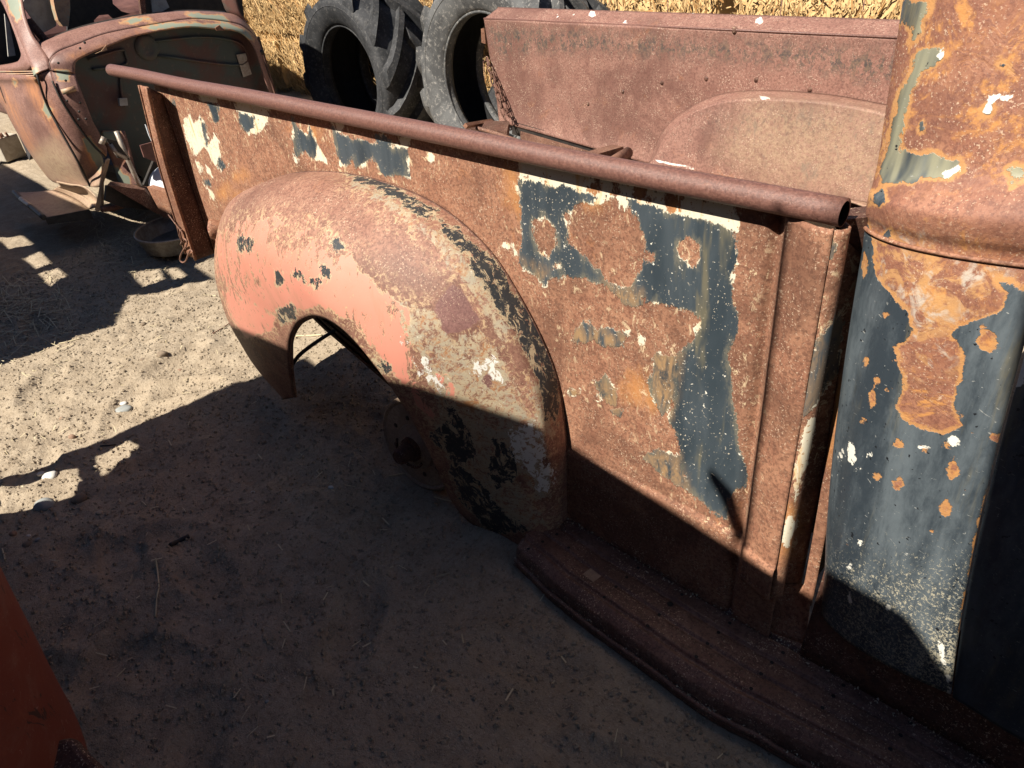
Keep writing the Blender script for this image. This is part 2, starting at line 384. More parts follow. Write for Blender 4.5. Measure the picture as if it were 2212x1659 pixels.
def mat_cab():
    n = NT('paint_over_rust_cab')
    c, h, og = swirl_rust(n)
    sd, sw, ss, sm = [n.attr(a) for a in ('dark','white','smooth','pale')]
    flat, h2 = rust_base(n, (0.12,0.048,0.034), (0.25,0.105,0.064), (0.31,0.145,0.09), k=1.1, orange=0.25, streak=False, speck=(0.45,0.30,0.20))
    c = n.mix(n.step(-0.02, 0.02, n.math('ADD', ss, n.math('MULTIPLY', edge_noise(n), 0.8))), c, flat)
    # pale scale in the peeled zone
    e = edge_noise(n, 0.012, 0.007, 0.0025); e2 = edge_noise(n, 0.014, 0.008, 0.003, 1.4, n.map((1,1,1), loc=(4,1,2)))
    pm = n.math('MULTIPLY', n.step(-0.02, 0.02, n.math('ADD', sm, n.math('MULTIPLY', e2, 1.4))), n.step(0.46, 0.58, n.noise(24, 5, 0.7, 1.4)))
    c = n.mix(n.math('MULTIPLY', pm, 0.75), c, n.mix(n.step(0.50,0.62,n.noise(30,4,0.6,1.0)), (0.46,0.25,0.10), (0.47,0.43,0.36)))
    raw = n.math('ADD', sd, n.math('MULTIPLY', e, 0.8))
    rim = n.step(-0.0065, -0.002, n.math('ADD', raw, n.math('MULTIPLY', e2, 0.6)))
    c = n.mix(n.math('MULTIPLY', rim, 0.8), c, n.mix(n.noise(40,3), (0.42,0.18,0.05), (0.47,0.27,0.11)))
    dm = n.step(-0.0007, 0.0007, raw)
    streak = n.math('ADD', n.math('MULTIPLY', n.noise(18, 4, 0.55, 0.3, n.map((1,1,0.10))), 0.6), n.math('MULTIPLY', n.noise(50, 6, 0.8, 0.3, n.map((1,1,0.35))), 0.4))
    dkc = n.mix(n.step(0.40,0.66,streak), (0.030,0.040,0.050), (0.105,0.126,0.140))  # paler streaks also hold the sky's reflection in the paint colour
    dkc = n.mix(n.math('MULTIPLY', n.step(0.55, 0.70, n.noise(11, 6, 0.75, 0.3, n.map((1,1,0.14), loc=(2,7,1)))), 0.45), dkc, (0.22,0.18,0.09))
    up = n.attr('fade')
    dkc = n.mix(n.math('MULTIPLY', up, n.step(0.40,0.62,n.noise(26,3,0.5,0.2,n.map((1,1,0.05))))), dkc, (0.26,0.25,0.17))
    spk = n.attr('speck')
    sp = n.step(0.615, 0.66, n.math('ADD', n.noise(250, 4, 0.8, 0.5, n.map((1,1,0.8))), n.math('MULTIPLY', n.math('MULTIPLY', spk, n.noise(12,4,0.7)), 0.20)))
    dkc = n.mix(n.math('MULTIPLY', n.math('MULTIPLY', sp, n.step(0.0,0.5,spk)), 0.8), dkc, (0.46,0.42,0.31))
    sc = n.step(0.69, 0.70, n.noise(30, 3, 0.6, 4.0, n.map((1,1,2.2), rot=(0,0.6,0))))
    dkc = n.mix(n.math('MULTIPLY', sc, 0.6), dkc, (0.40,0.40,0.37))
    pit = n.step(0.70, 0.72, n.noise(120, 2, 0.5)); dkc = n.mix(pit, dkc, (0.012,0.014,0.017))
    chip = n.step(0.745, 0.765, n.noise(58, 3, 0.5)); dkc = n.mix(chip, dkc, (0.40,0.20,0.09))
    c = n.mix(dm, c, dkc)
    wm = n.step(-0.0006, 0.0006, n.math('ADD', sw, n.math('MULTIPLY', e, 0.85))); c = n.mix(wm, c, (0.70,0.68,0.60))
    hh = n.math('ADD', n.math('MULTIPLY', h, n.math('SUBTRACT', 1.0, n.math('MULTIPLY', dm, 0.95))), n.math('MULTIPLY', dm, 1.5))
    r = n.mix(dm, (0.66,)*3, n.mix(n.noise(30,3), (0.26,)*3, (0.44,)*3))
    return n.done(c, r, n.bump(hh, 0.5, 0.0016), 0.45)
M_CAB = mat_cab()

def mat_far():
    n = NT('rust_inner_bed')
    c, h = rust_base(n, (0.105,0.048,0.037), (0.215,0.104,0.080), (0.285,0.150,0.114), orange=0.2, speck=(0.50,0.36,0.27))
    bd = n.attr('band'); du = n.attr('dust'); wh = n.attr('white')
    fl = n.math('MULTIPLY', n.step(-0.05, 0.03, n.math('ADD', bd, n.math('MULTIPLY', edge_noise(n), 1.6))), n.step(0.475, 0.535, n.noise(44, 6, 0.85, 0.6, n.map((1,1,0.7)))))
    c = n.mix(n.math('MULTIPLY', fl, 0.9), c, n.mix(n.step(0.4,0.6,n.noise(90,4,0.7)), (0.048,0.048,0.046), (0.14,0.10,0.07)))
    dm = n.math('MULTIPLY', n.step(-0.08, 0.07, n.math('ADD', du, n.math('MULTIPLY', edge_noise(n), 2.0))), n.step(0.25, 0.75, n.noise(90, 6, 0.85)))
    c = n.mix(n.math('MULTIPLY', dm, 0.68), c, (0.45,0.32,0.20))
    c = n.mix(n.math('MULTIPLY', n.step(0.55, 0.7, n.noise(30,4,0.7,0.6,n.map((1,1,0.4)))), n.math('MULTIPLY', n.step(-0.05,0.06,du), 0.6)), c, (0.17,0.13,0.10))
    c = n.mix(n.step(-0.001, 0.001, n.math('ADD', wh, n.math('MULTIPLY', edge_noise(n), 0.3))), c, (0.72,0.69,0.62))
    return n.done(c, 0.66, n.bump(h, 0.45, 0.0015), 0.35)
M_FAR = mat_far()

def mat_old():
    n = NT('old_car_paint')
    c, h = rust_base(n, (0.115,0.056,0.046), (0.225,0.116,0.092), (0.29,0.16,0.128), orange=0.2, speck=(0.45,0.32,0.24), speck_amt=0.64)
    og, gr, du = n.attr('orange'), n.attr('green'), n.attr('dust')
    e = edge_noise(n, 0.02, 0.01, 0.004)
    c = n.mix(n.math('MULTIPLY', n.step(-0.03, 0.03, n.math('ADD', og, n.math('MULTIPLY', e, 1.5))), n.step(0.36,0.6,n.noise(22,5,0.7,0.6,n.map((1,1,0.3))),0.2,0.8)), c, (0.50,0.22,0.10))
    c = n.mix(n.math('MULTIPLY', n.step(-0.008, 0.0, n.math('ADD', gr, e)), 0.8), c, (0.52,0.28,0.13))
    c = n.mix(n.step(-0.001, 0.006, n.math('ADD', gr, e)), c, n.mix(n.noise(30,4), (0.20,0.24,0.19), (0.29,0.30,0.22)))
    c = n.mix(n.math('MULTIPLY', n.step(-0.07, 0.06, n.math('ADD', du, e)), n.step(0.3,0.6,n.noise(60,5,0.7),0.35,0.95)), c, (0.40,0.29,0.19))
    return n.done(c, 0.5, n.bump(h, 0.25, 0.001), 0.4)
M_OLD = mat_old()
def mat_firewall():
    n = NT('firewall_paint')
    c = n.mix(n.step(0.42, 0.62, n.noise(5, 4, 0.6, 0.5)), (0.060,0.072,0.062), (0.10,0.045,0.035))
    c = n.mix(n.math('MULTIPLY', n.step(0.58, 0.68, n.noise(40, 4, 0.7)), 0.5), c, (0.16,0.12,0.09))
    return n.done(c, 0.55, n.bump(n.noise(200,3), 0.2, 0.001), 0.4)
M_FIREWALL = mat_firewall()

def simple(name, c1, c2, sc=30, rough=0.6, bump=0.25, bsc=180, spec=0.4, metal=0.0, bd=0.001, stretch=(1,1,1)):
    n = NT(name)
    c = n.mix(n.step(0.35, 0.65, n.noise(sc, 5, 0.65, 0.4, n.map(stretch))), c1, c2)
    return n.done(c, rough, n.bump(n.noise(bsc, 4, 0.6, 0.0, n.map(stretch)), bump, bd), spec, metal)
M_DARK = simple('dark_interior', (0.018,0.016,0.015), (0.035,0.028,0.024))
M_SHADE_BODY = simple('maroon_body', (0.10,0.045,0.04), (0.17,0.08,0.065), 12)
M_GALV = simple('galvanised', (0.20,0.19,0.18), (0.12,0.105,0.09), 40, 0.5, 0.15, spec=0.5, metal=0.4)
M_ENAMEL = simple('white_enamel', (0.72,0.76,0.80), (0.62,0.66,0.71), 50, 0.4, 0.1)
M_PALE = simple('pale_board', (0.50,0.45,0.36), (0.36,0.31,0.24), 18, 0.8)
M_HEADLINER = simple('headliner', (0.42,0.40,0.36), (0.30,0.28,0.25), 14, 0.9)
M_STEEL = simple('bare_rod', (0.42,0.37,0.31), (0.30,0.24,0.19), 60, 0.45, 0.2, spec=0.5, metal=0.3)
M_BLACKTRIM = simple('black_trim', (0.03,0.03,0.032), (0.06,0.058,0.055), 30, 0.5)
def mat_orange():
    n = NT('orange_paint')
    c = n.mix(n.noise(9, 5, 0.65, 0.4), (0.17,0.042,0.024), (0.22,0.055,0.030))
    c = n.mix(n.math('MULTIPLY', n.step(0.5, 0.7, n.noise(26, 6, 0.75, 0.6)), 0.6), c, (0.25,0.075,0.04))
    ch = n.step(0.615, 0.625, n.noise(30, 6, 0.75, 0.8, n.map((1,1,0.4))))
    c = n.mix(n.math('MULTIPLY', n.step(0.48, 0.66, n.noise(13, 6, 0.8, 0.5)), 0.35), c, (0.26,0.16,0.11))
    c = n.mix(n.math('MULTIPLY', n.step(0.665, 0.675, n.noise(24, 3, 0.6, 4.0, n.map((1,1,2.0)))), 0.6), c, (0.33,0.20,0.15))
    c = n.mix(ch, c, (0.06,0.03,0.022))
    return n.done(c, 0.55, n.bump(n.math('SUBTRACT', n.noise(70,4), ch), 0.25, 0.001), 0.35)
M_ORANGE = mat_orange()
M_LAMP = simple('tail_lamp_glass', (0.42,0.16,0.14), (0.50,0.23,0.20), 30, 0.25)
M_HUB = plain_rust('dusty_rust_hub', (0.22,0.155,0.11), (0.33,0.235,0.165), (0.42,0.31,0.22), orange=0.0, streak=False, rough=0.85)

def mat_rubber(name, a, b, dust):
    n = NT(name)
    c = n.mix(n.step(0.4, 0.62, n.noise(8, 5, 0.65, 0.6)), a, b)
    c = n.mix(n.math('MULTIPLY', n.step(0.52, 0.64, n.noise(55, 5, 0.75, 0.5)), dust), c, (0.36,0.34,0.31))
    return n.done(c, 0.72, n.bump(n.noise(160, 4), 0.25, 0.001), 0.35)
M_RUBBER = mat_rubber('tyre_rubber', (0.022,0.023,0.025), (0.044,0.045,0.048), 0.16)
M_RUBBER2 = mat_rubber('tyre_rubber_grey', (0.060,0.061,0.062), (0.11,0.111,0.11), 0.5)
M_INNER = simple('tyre_inside', (0.012,0.012,0.013), (0.02,0.02,0.02), 20, 0.8)

def mat_sand():
    n = NT('sand')
    big = n.noise(1.3, 5, 0.6, 0.3); mid = n.noise(14, 5, 0.65, 0.3); fine = n.noise(95, 6, 0.82); gr = n.noise(260, 3, 0.8)
    c = n.mix(n.step(0.35, 0.65, mid), (0.315,0.252,0.180), (0.40,0.328,0.24))
    c = n.mix(n.math('MULTIPLY', n.step(0.42, 0.62, big), 0.45), c, (0.38,0.305,0.215))
    c = n.mix(n.math('MULTIPLY', n.step(0.50, 0.64, fine), 0.6), c, (0.16,0.118,0.08))
    c = n.mix(n.math('MULTIPLY', n.step(0.58, 0.66, gr), 0.6), c, (0.56,0.49,0.39))
    c = n.mix(n.math('MULTIPLY', n.step(0.62, 0.74, n.noise(22, 5, 0.7, 0.8)), 0.45), c, (0.24,0.175,0.115))
    h = n.math('ADD', n.math('MULTIPLY', fine, 0.7), n.math('ADD', n.math('MULTIPLY', gr, 0.35), n.math('MULTIPLY', n.noise(55, 4, 0.65), 1.2)))
    return n.done(c, 0.95, n.bump(h, 0.85, 0.006), 0.15)
M_SAND = mat_sand()
def mat_straw(name, a, b, d):
    n = NT(name)
    c = n.mix(n.noise(60, 3, 0.6), a, b)
    r = n.t.nodes.new('ShaderNodeNewGeometry').outputs['Random Per Island']
    c = n.mix(n.step(0.55, 1.0, r, smooth=False), c, d)
    return n.done(c, 0.6, None, 0.3)
M_STRAW = mat_straw('straw', (0.70,0.43,0.17), (0.80,0.58,0.31), (0.42,0.21,0.07))
M_STRAW_PALE = mat_straw('straw_pale', (0.52,0.44,0.28), (0.60,0.52,0.34), (0.40,0.32,0.19))
M_STONES = [simple('stone_grey', (0.24,0.25,0.24), (0.32,0.33,0.31), 20, 0.8), simple('stone_tan', (0.42,0.34,0.24), (0.50,0.42,0.31), 20, 0.85),
            simple('stone_white', (0.55,0.54,0.50), (0.62,0.60,0.56), 20, 0.8), simple('stone_brown', (0.24,0.15,0.10), (0.30,0.20,0.14), 20, 0.85), simple('clod_dark', (0.17,0.13,0.092), (0.25,0.19,0.135), 30, 0.95)]
# ------------------------------------------------------------------ ground: one sheet out to the horizon
def ground_h(x, y):
    h = 0.022*fbm(x*1.1+3, y*1.1, 0.3, 3) + 0.010*fbm(x*5, y*5, 1.7, 3) + 0.0050*fbm(x*17, y*17, 2.2, 3) + 0.0036*fbm(x*48, y*48, 4.1, 2)
    # sand drifted round the sunk wheel and the board, shallow drag marks in front of them
    h += 0.022*np.exp(-(((x+0.56)/0.14)**2 + ((y-0.0)/0.12)**2))
    h -= 0.028*np.exp(-(((x+0.95)/0.18)**2 + ((y+0.14)/0.13)**2))
    h += 0.006*np.sin((y*3.0+x*9)*6.0 + 2*vnoise(x*2,y*2))*np.exp(-(((x+0.95)/0.35)**2 + ((y+0.33)/0.18)**2))
    yb_ = np.interp(x, [-0.56,-0.45,-0.2,0.0,0.3,1.2], [-0.15,-0.165,-0.175,-0.165,-0.15,-0.15])
    h += 0.004*np.exp(-((y-yb_)/0.035)**2)*sstep(-0.62,-0.30,x)*sstep(1.2,0.9,x)*(1+0.12*fbm(x*7, y*0+1.0, 0.5, 2))
    # shallow footprints and ruts
    q_ = np.random.default_rng(21)
    for k in range(26):
        cx_, cy_, an_ = q_.uniform(-3.2,0.0), q_.uniform(-1.0,-0.1), q_.uniform(0,3.14); dx_ = (x-cx_)*math.cos(an_)+(y-cy_)*math.sin(an_); dy_ = -(x-cx_)*math.sin(an_)+(y-cy_)*math.cos(an_)
        r_ = (dx_/0.13)**2+(dy_/0.055)**2; h += -0.014*np.exp(-r_**2)+0.007*np.exp(-((np.sqrt(r_)-1.15)/0.25)**2)
    brd = np.exp(-((y+0.12)/0.14)**2)*sstep(-0.7,-0.4,x)*sstep(1.6,1.2,x)
    h = h*(1-0.75*brd) + 0.008*brd
    near = sstep(9, 4, np.hypot(x+2, y-0.5))
    return h*near - 0.012
def axis(a, b, step, far, grow=1.28):
    core = list(np.arange(a, b, step)); s = step; lo = a; L = []
    while lo > -far: s *= grow; lo -= s; L.append(lo)
    s = step; hi = core[-1]; H_ = []
    while hi < far: s *= grow; hi += s; H_.append(hi)
    return np.array(L[::-1] + core + H_)
gx = axis(-4.2, 0.8, 0.012, 150); gy = axis(-1.15, 0.75, 0.012, 150)
GX, GY = np.meshgrid(gx, gy, indexing='ij')
GZ = ground_h(GX, GY)
ground = mesh('ground', np.stack([GX, GY, GZ], -1).reshape(-1,3), gridfaces(len(gx), len(gy)), M_SAND)
ground['kind'] = 'structure'; ground['label'] = 'dry tan sand of the yard with bumps and drag marks'
def gz(x, y): return float(ground_h(np.array([x]), np.array([y]))[0])
# ------------------------------------------------------------------ the rusty pickup
TR = thing('pickup_truck', (-1.0, 0.4, 0.0), 'rusted old pickup truck sunk in sand with pink rear fender and peeling black paint', 'truck')
H0 = 0.893                                  # rail axis above ground

# --- near bed side: pressed sheet with ledge, front post, turned-in edges
def panel_y(x, z):
    y = 0.018 + 0*x
    y = y + np.where(z < 0.272, -0.007, 0.0) * 1.0
    y = y + 0.011*np.exp(-((x+0.088)/0.010)**2)                      # groove before the post
    y = y - 0.030*(0.55*sstep(-0.078, -0.064, x)+0.45*sstep(-0.064,-0.02,x))*sstep(0.185, 0.20, z)      # post stands proud
    y = y + 0.0030*fbm(x*2.6, z*2.6, 0.5, 2) + 0.0006*fbm(x*14, z*14, 0.9, 2)                              # oil-canning
    return y
pxs = np.concatenate([np.arange(-2.03, -0.12, 0.0085), np.arange(-0.12, 0.0, 0.004)]); pxs = np.append(pxs, [-0.004])
pxs = np.unique(pxs)
pzs = np.concatenate([np.arange(0.035, 0.262, 0.009), [0.2705, 0.2735], np.arange(0.282, 0.880, 0.0085)])
X_, Z_ = np.meshgrid(pxs, pzs, indexing='ij'); Y_ = panel_y(X_, Z_)
lean = -0.012*(1-(Z_-0.33)/0.55)*np.clip((-1.2-X_)/0.8,0,1)
V = np.stack([X_+lean, Y_, Z_], -1).reshape(-1,3)
def panel_low(x):
    return np.interp(x, [-2.1,-1.72,-1.60,-0.75,-0.6,-0.5,0], [0.335,0.335,0.36,0.36,0.20,0.05,0.04])
n_, m_ = X_.shape
F = []
low = panel_low(pxs)
for i in range(n_-1):
    for j in range(m_-1):
        if pzs[j] + 0.004 < max(low[i], low[i+1]): continue
        F.append((i*m_+j, (i+1)*m_+j, (i+1)*m_+j+1, i*m_+j+1))
c6 = (1071.5, 328.4, 0.5314); c2 = (518.4, 0.0, 0.2734); c3 = (259.2, 86.4, 0.2917)
dark_p = shift([[(95,100),(600,210),(970,310),(975,420),(950,500),(960,600),(985,650),(975,760),(960,800),(965,950),(985,1100),(1000,1250),(1025,1290),(1020,1360),(985,1360),(950,1400),(940,1490),(860,1440),(790,1370),(760,1280),(745,1180),(700,1090),(720,1000),(735,900),(760,800),(825,745),(835,680),(800,650),(700,620),(650,600),(600,630),(530,620),(490,580),(440,530),(375,510),(225,510),(200,550),(150,490),(100,450),(110,350)],
 [(310,760),(330,700),(370,680),(420,720),(470,710),(540,740),(520,790),(460,780),(400,770),(350,780)],
 [(640,800),(740,830),(730,1000),(690,1080),(640,1000),(620,900)], [(400,930),(450,910),(500,960),(490,1020),(430,1010)],
 [(290,950),(350,960),(350,990),(300,990)], [(480,1050),(525,1040),(510,1070)], [(600,1240),(650,1200),(750,1230),(790,1370),(740,1360),(680,1310)]], *c6)
dark_p += shift([[(420,920),(450,1000),(540,1060),(560,1010),(620,1130),(600,1250),(560,1230),(520,1170),(470,1240),(440,1230)],
 [(740,1000),(760,1050),(900,1090),(1330,1180),(1340,1300),(1365,1400),(1280,1400),(1150,1370),(1100,1330),(1050,1230),(1000,1280),(930,1330),(900,1240),(860,1320),(790,1290),(770,1200),(750,1100)],
 [(0,950),(60,900),(110,960),(80,1040),(30,1020)], [(1060,1040),(1150,1080),(1220,1120),(1150,1160),(1080,1120)]], *c2)
dark_p += shift([[(600,560),(640,620),(665,760),(650,790),(620,680)], [(740,870),(785,930),(770,960),(735,940)], [(610,1010),(680,1040),(685,1090),(640,1070)],
 [(480,440),(520,520),(500,520)], [(665,470),(745,490),(745,600),(705,610),(685,540)], [(880,530),(1010,560),(1000,650),(960,680),(910,610)], [(350,330),(480,360),(480,400),(380,370)], [(390,430),(420,440),(420,490),(400,480)]], *c3)
hole_p = shift([[(280,250),(340,210),(420,190),(520,150),(560,230),(610,320),(620,400),(600,480),(570,510),(520,550),(450,520),(400,460),(350,410),(300,370),(285,300)],
 [(150,270),(190,255),(240,300),(250,370),(215,440),(180,400),(150,340)], [(790,325),(846,380),(812,468),(736,432),(734,362)], [(610,400),(640,410),(640,440),(610,440)],
 [(545,755),(640,850),(630,920),(570,920),(520,830)], blob(252,460,10,12), blob(600,590,8)], *c6)
white_p = shift([[(80,20),(600,140),(985,215),(985,325),(900,300),(800,270),(720,290),(620,280),(600,240),(520,230),(480,180),(440,200),(380,200),(300,180),(260,170),(220,150),(160,210),(100,150)],
 blob(585,545,12,9), blob(733,550,13,16), blob(695,1030,18,14), blob(852,925,11,14), blob(825,1072,9,6), blob(650,960,12,14), blob(800,1270,16,28), blob(845,1290,16,20), blob(690,405,16,6), blob(600,760,14,30),
 blob(760,830,22,8), blob(118,265,12,14), blob(150,140,16,10), blob(265,300,8), blob(140,350,9,7), blob(50,380,30,12), blob(90,410,12,20), blob(1040,480,5,3)], *c6)
white_p += shift([[(540,1010),(570,1050),(620,1150),(700,1240),(720,1290),(600,1270),(560,1200)], [(840,1140),(900,1170),(900,1260),(860,1310),(800,1300),(820,1200)], [(930,1200),(1000,1190),(1010,1310),(950,1330)],
 [(1060,1210),(1150,1240),(1220,1330),(1200,1380),(1110,1310)], [(1290,1170),(1330,1200),(1360,1410),(1320,1390),(1240,1290)], [(750,960),(830,970),(830,1040),(760,1040)], [(1250,1070),(1330,1090),(1330,1180),(1280,1160)],
 [(0,850),(240,890),(230,990),(150,1000),(140,1060),(90,1060),(0,960)], blob(1525,1240,18,28), [(430,1200),(470,1260),(470,1310),(430,1270)]], *c2)
white_p += shift([[(480,600),(530,530),(560,620),(600,560),(640,700),(660,790),(700,690),(740,760),(750,870),(720,930),(680,900),(640,800),(600,820),(570,880),(520,790),(490,740)], [(560,880),(600,900),(630,1000),(600,980),(570,940)],
 [(640,900),(680,960),(690,1020),(650,980)], [(650,1080),(700,1130),(710,1180),(680,1175)], [(860,430),(1110,500),(1110,620),(1020,700),(960,690),(990,600),(960,560),(880,530)], [(580,380),(720,410),(740,470),(600,450)]], *c3)
nowhite = shift([[(690,160),(760,180),(755,250),(700,235)], blob(585,155,20,26), blob(400,150,22,22), blob(205,120,9,26), blob(130,100,7,12), blob(500,155,22,16), blob(640,190,12,10)], *c6)
orange_p = shift([[(50,60),(95,90),(95,250),(60,200)], blob(205,120,16,40), blob(400,160,30,30), blob(585,170,30,30), blob(735,240,40,40), blob(650,1000,40,40), blob(560,960,30,60)], *c6)
orange_p += shift([blob(915,1000,40,16), blob(770,1130,36,50), [(860,1150),(900,1160),(900,1230),(860,1250)]], *c3) + shift([[(850,1160),(890,1170),(890,1240),(850,1250)], blob(580,1080,25,60)], *c2)
fade_p = shift([[(300,680),(560,740),(560,800),(300,800)], [(620,780),(760,820),(720,1080),(620,1000)], [(390,900),(520,940),(520,1080),(280,1000),(280,940)], [(590,1190),(750,1230),(790,1380),(650,1340)], [(430,520),(600,560),(600,640),(480,620)], [(90,430),(210,470),(210,560)]], *c6)
A = dict(dark=field(V, dark_p, hole_p), white=field(V, white_p, nowhite), orange=field(V, orange_p), fade=np.clip(field(V, fade_p)*40+0.4, 0, 1))
side = mesh('bed_side', V, F, M_PANEL, TR, attrs=A, solid=0.003, off=1, label='near side of the bed, brown rust with peeling black and cream paint')

# rail tube, open at the front end
rl = B(); L = -2.285; r = 0.0175
path = [(L+i*(0-L)/60, 0.0014*math.sin(i*0.33)*math.sin(i*0.11+1), H0+0.0014*math.sin(i*0.27+1)*math.sin(i*0.09)) for i in range(61)]
rl.tube(path, r, 28, cap=False); n0 = len(rl.v)
rl.tube([(L+0.0,0,H0),(0.0,0,H0)], r-0.0022, 28, cap=False)
e0 = 60*28
rl.f += [(e0+k, e0+(k+1)%28, n0+28+(k+1)%28, n0+28+k) for k in range(28)]
rl.f += [(k, n0+k, n0+(k+1)%28, (k+1)%28) for k in range(28)]
rl.out('rail', M_RAIL, TR)

# front post: turned side, inner return and the headboard flange beside the cab
def strip(pts_a, pts_b, n=24, sub=8, bend=None):
    a = crv(pts_a, n); b = crv(pts_b, n)
    t = np.linspace(0,1,sub)[None,:,None]
    G = a[:,None,:]*(1-t) + b[:,None,:]*t
    if bend is not None: G = G + bend(np.linspace(0,1,sub))[None,:,:]
    return G.reshape(-1,3), gridfaces(n, sub)
V, F = strip([(-0.004,-0.012,0.875),(-0.004,-0.012,0.52),(-0.006,-0.012,0.20)], [(0.006,0.075,0.875),(0.004,0.075,0.52),(0.002,0.085,0.16)], 90, 14, lambda t: np.stack([0.012*np.sin(t*9), 0*t, 0*t], -1))
dp = shift([[(1340,700),(1400,640),(1400,900),(1330,960),(1260,1060),(1230,1100),(1230,950)], [(1340,360),(1390,350),(1380,440),(1330,430)], [(1280,640),(1310,640),(1300,690),(1270,670)]], *c6)
wp = shift([[(1330,740),(1345,780),(1320,870),(1305,860)], [(1270,1090),(1300,1080),(1290,1200),(1250,1300),(1230,1400),(1215,1480),(1205,1350),(1240,1230)], [(1190,1480),(1230,1500),(1180,1620),(1150,1600)]], *c6)
op = shift([[(1180,1440),(1230,1440),(1200,1640),(1140,1640)]], *c6)
mesh('post_side', V, F, M_PANEL, TR, attrs=dict(dark=field(V, dp), white=field(V, wp), orange=field(V, op), fade=np.full(len(V),0.5)), solid=0.003)
b = B(); fl_a = [PY(1846,556,0.055), PY(1812,800,0.055), PY(1778,1030,0.055), PY(1742,1235,0.055), PY(1730,1290,0.055)]
fl_b = [PY(1866,548,0.058), PY(1836,800,0.058), PY(1806,1030,0.058), PY(1768,1235,0.058), PY(1752,1310,0.058)]
V, F = strip(fl_a, fl_b, 60, 5)
dp = [[(1800,850),(1830,830),(1825,930),(1790,960)], [(1790,950),(1808,960),(1795,1000),(1780,1000)]]
mesh('headboard_flange', V, F, M_PANEL, TR, attrs=dict(dark=np.full(len(V),-.12), white=np.full(len(V),-.12), orange=field(V, dp), fade=np.zeros(len(V))), solid=0.004)
# headboard behind the cab and the little gusset under the rail end
b = B(); b.box((0.030,0.062,0.20),(0.036,1.24,0.86)); b.out('headboard', M_RUST_DK, TR, smooth=False)
b = B(); b.prism([(-0.02,0.020,0.872),(0.026,0.030,0.885),(0.030,0.07,0.80),(0.002,0.07,0.80)], (0,0.05,0.0)); b.out('gusset', M_RUST_DK, TR, smooth=False)
# sill strip below the post down to the running board
V, F = strip([PY(1600,1262,0.014),PY(1596,1300,0.013),PY(1592,1338,0.012)], [PY(1754,1262,0.072),PY(1748,1320,0.045),PY(1738,1392,0.014)], 14, 20)
zz = np.full(len(V), -.12)
mesh('lower_sill', V, F, M_PANEL, TR, solid=0.004, attrs=dict(dark=zz, white=zz, orange=zz, fade=zz*0))

# tail post: lip facing out, web turned in to the sheet
lipo = [PY(301,184,-0.040), PY(345,360,-0.048), PY(402,548,-0.055)]
lipi = [PY(319,189,-0.040), PY(362,365,-0.048), PY(424,562,-0.055)]
webi = [PY(352,203,0.014), PY(408,372,0.014), PY(466,546,0.014)]
V, F = strip(lipo, lipi, 30, 4, lambda t: np.stack([0*t, -0.002*np.sin(t*6.28), 0*t], -1))
tp = mesh('tail_post', V, F, M_RUST, TR, solid=0.004)
V, F = strip(lipi, webi, 30, 6); mesh('web', V, F, M_RUST_DK, tp, solid=0.003)
b = B(); ed = crv(lipi, 24); b.tube(ed + np.array([0,-0.0035,0]), 0.0035, 6); ed = crv(lipo, 24); b.tube(ed + np.array([0,-0.002,0]), 0.0028, 6); b.out('bead', M_RUST, tp)
b = B(); ed = crv(webi, 24); b.tube(ed + np.array([0.004,-0.001,0]), 0.004, 6); b.tube(ed + np.array([0.018,-0.0005,0]), 0.0022, 6); b.out('seam', M_RUST, tp)
# tail gate chain with hook hanging from the post
def link_path(c, d, ln, wd, tw):
    d = np.asarray(d,float)/np.linalg.norm(d); u = np.cross(d,[0,1,0.1]); u/=np.linalg.norm(u); v = np.cross(d,u)
    u2 = math.cos(tw)*u+math.sin(tw)*v
    P = []
    for k in range(16):
        a = 2*math.pi*k/16; P.append(np.asarray(c) + d*math.cos(a)*ln/2*1.0 + u2*math.sin(a)*wd/2)
    return P
def chain(name, pts, nlinks, ln, wd, rad, parent, label=None):
    root = mesh(name, np.zeros((0,3)), [], M_RUST_FRAME, parent) if False else None
    P = crv(pts, nlinks+1); first = None
    for i in range(nlinks):
        c = (P[i]+P[i+1])/2
        b = B(); b.tube(link_path(c, P[i+1]-P[i], np.linalg.norm(P[i+1]-P[i])*1.32, wd, (i%2)*1.57+0.3), rad, 6, closed=True)
        if first is None: first = b.out(name, M_RUST_FRAME, parent, label=label)
        else: b.out('link', M_RUST_FRAME, first)
    return first
hk = chain('tail_chain', [PY(389,525,-0.06)-np.array([0.0,0,-0.09]), PY(392,500,-0.06), PY(397,520,-0.06)], 2, 0.03, 0.012, 0.0022, TR)
pts = [PY(x_,y_,-0.06) for x_,y_ in [(390,528),(397,516),(404,522),(402,532),(396,540),(390,552),(389,562),(395,567),(402,562),(407,548),(412,540),(417,545)]]
b = B(); b.tube(crv([PY(x_,y_,-0.06) for x_,y_ in [(384,490),(386,505),(390,517)]], 8), 0.0022, 6); b.tube(crv(pts, 40), 0.0026, 8); b.out('hook', M_RUST_FRAME, hk)

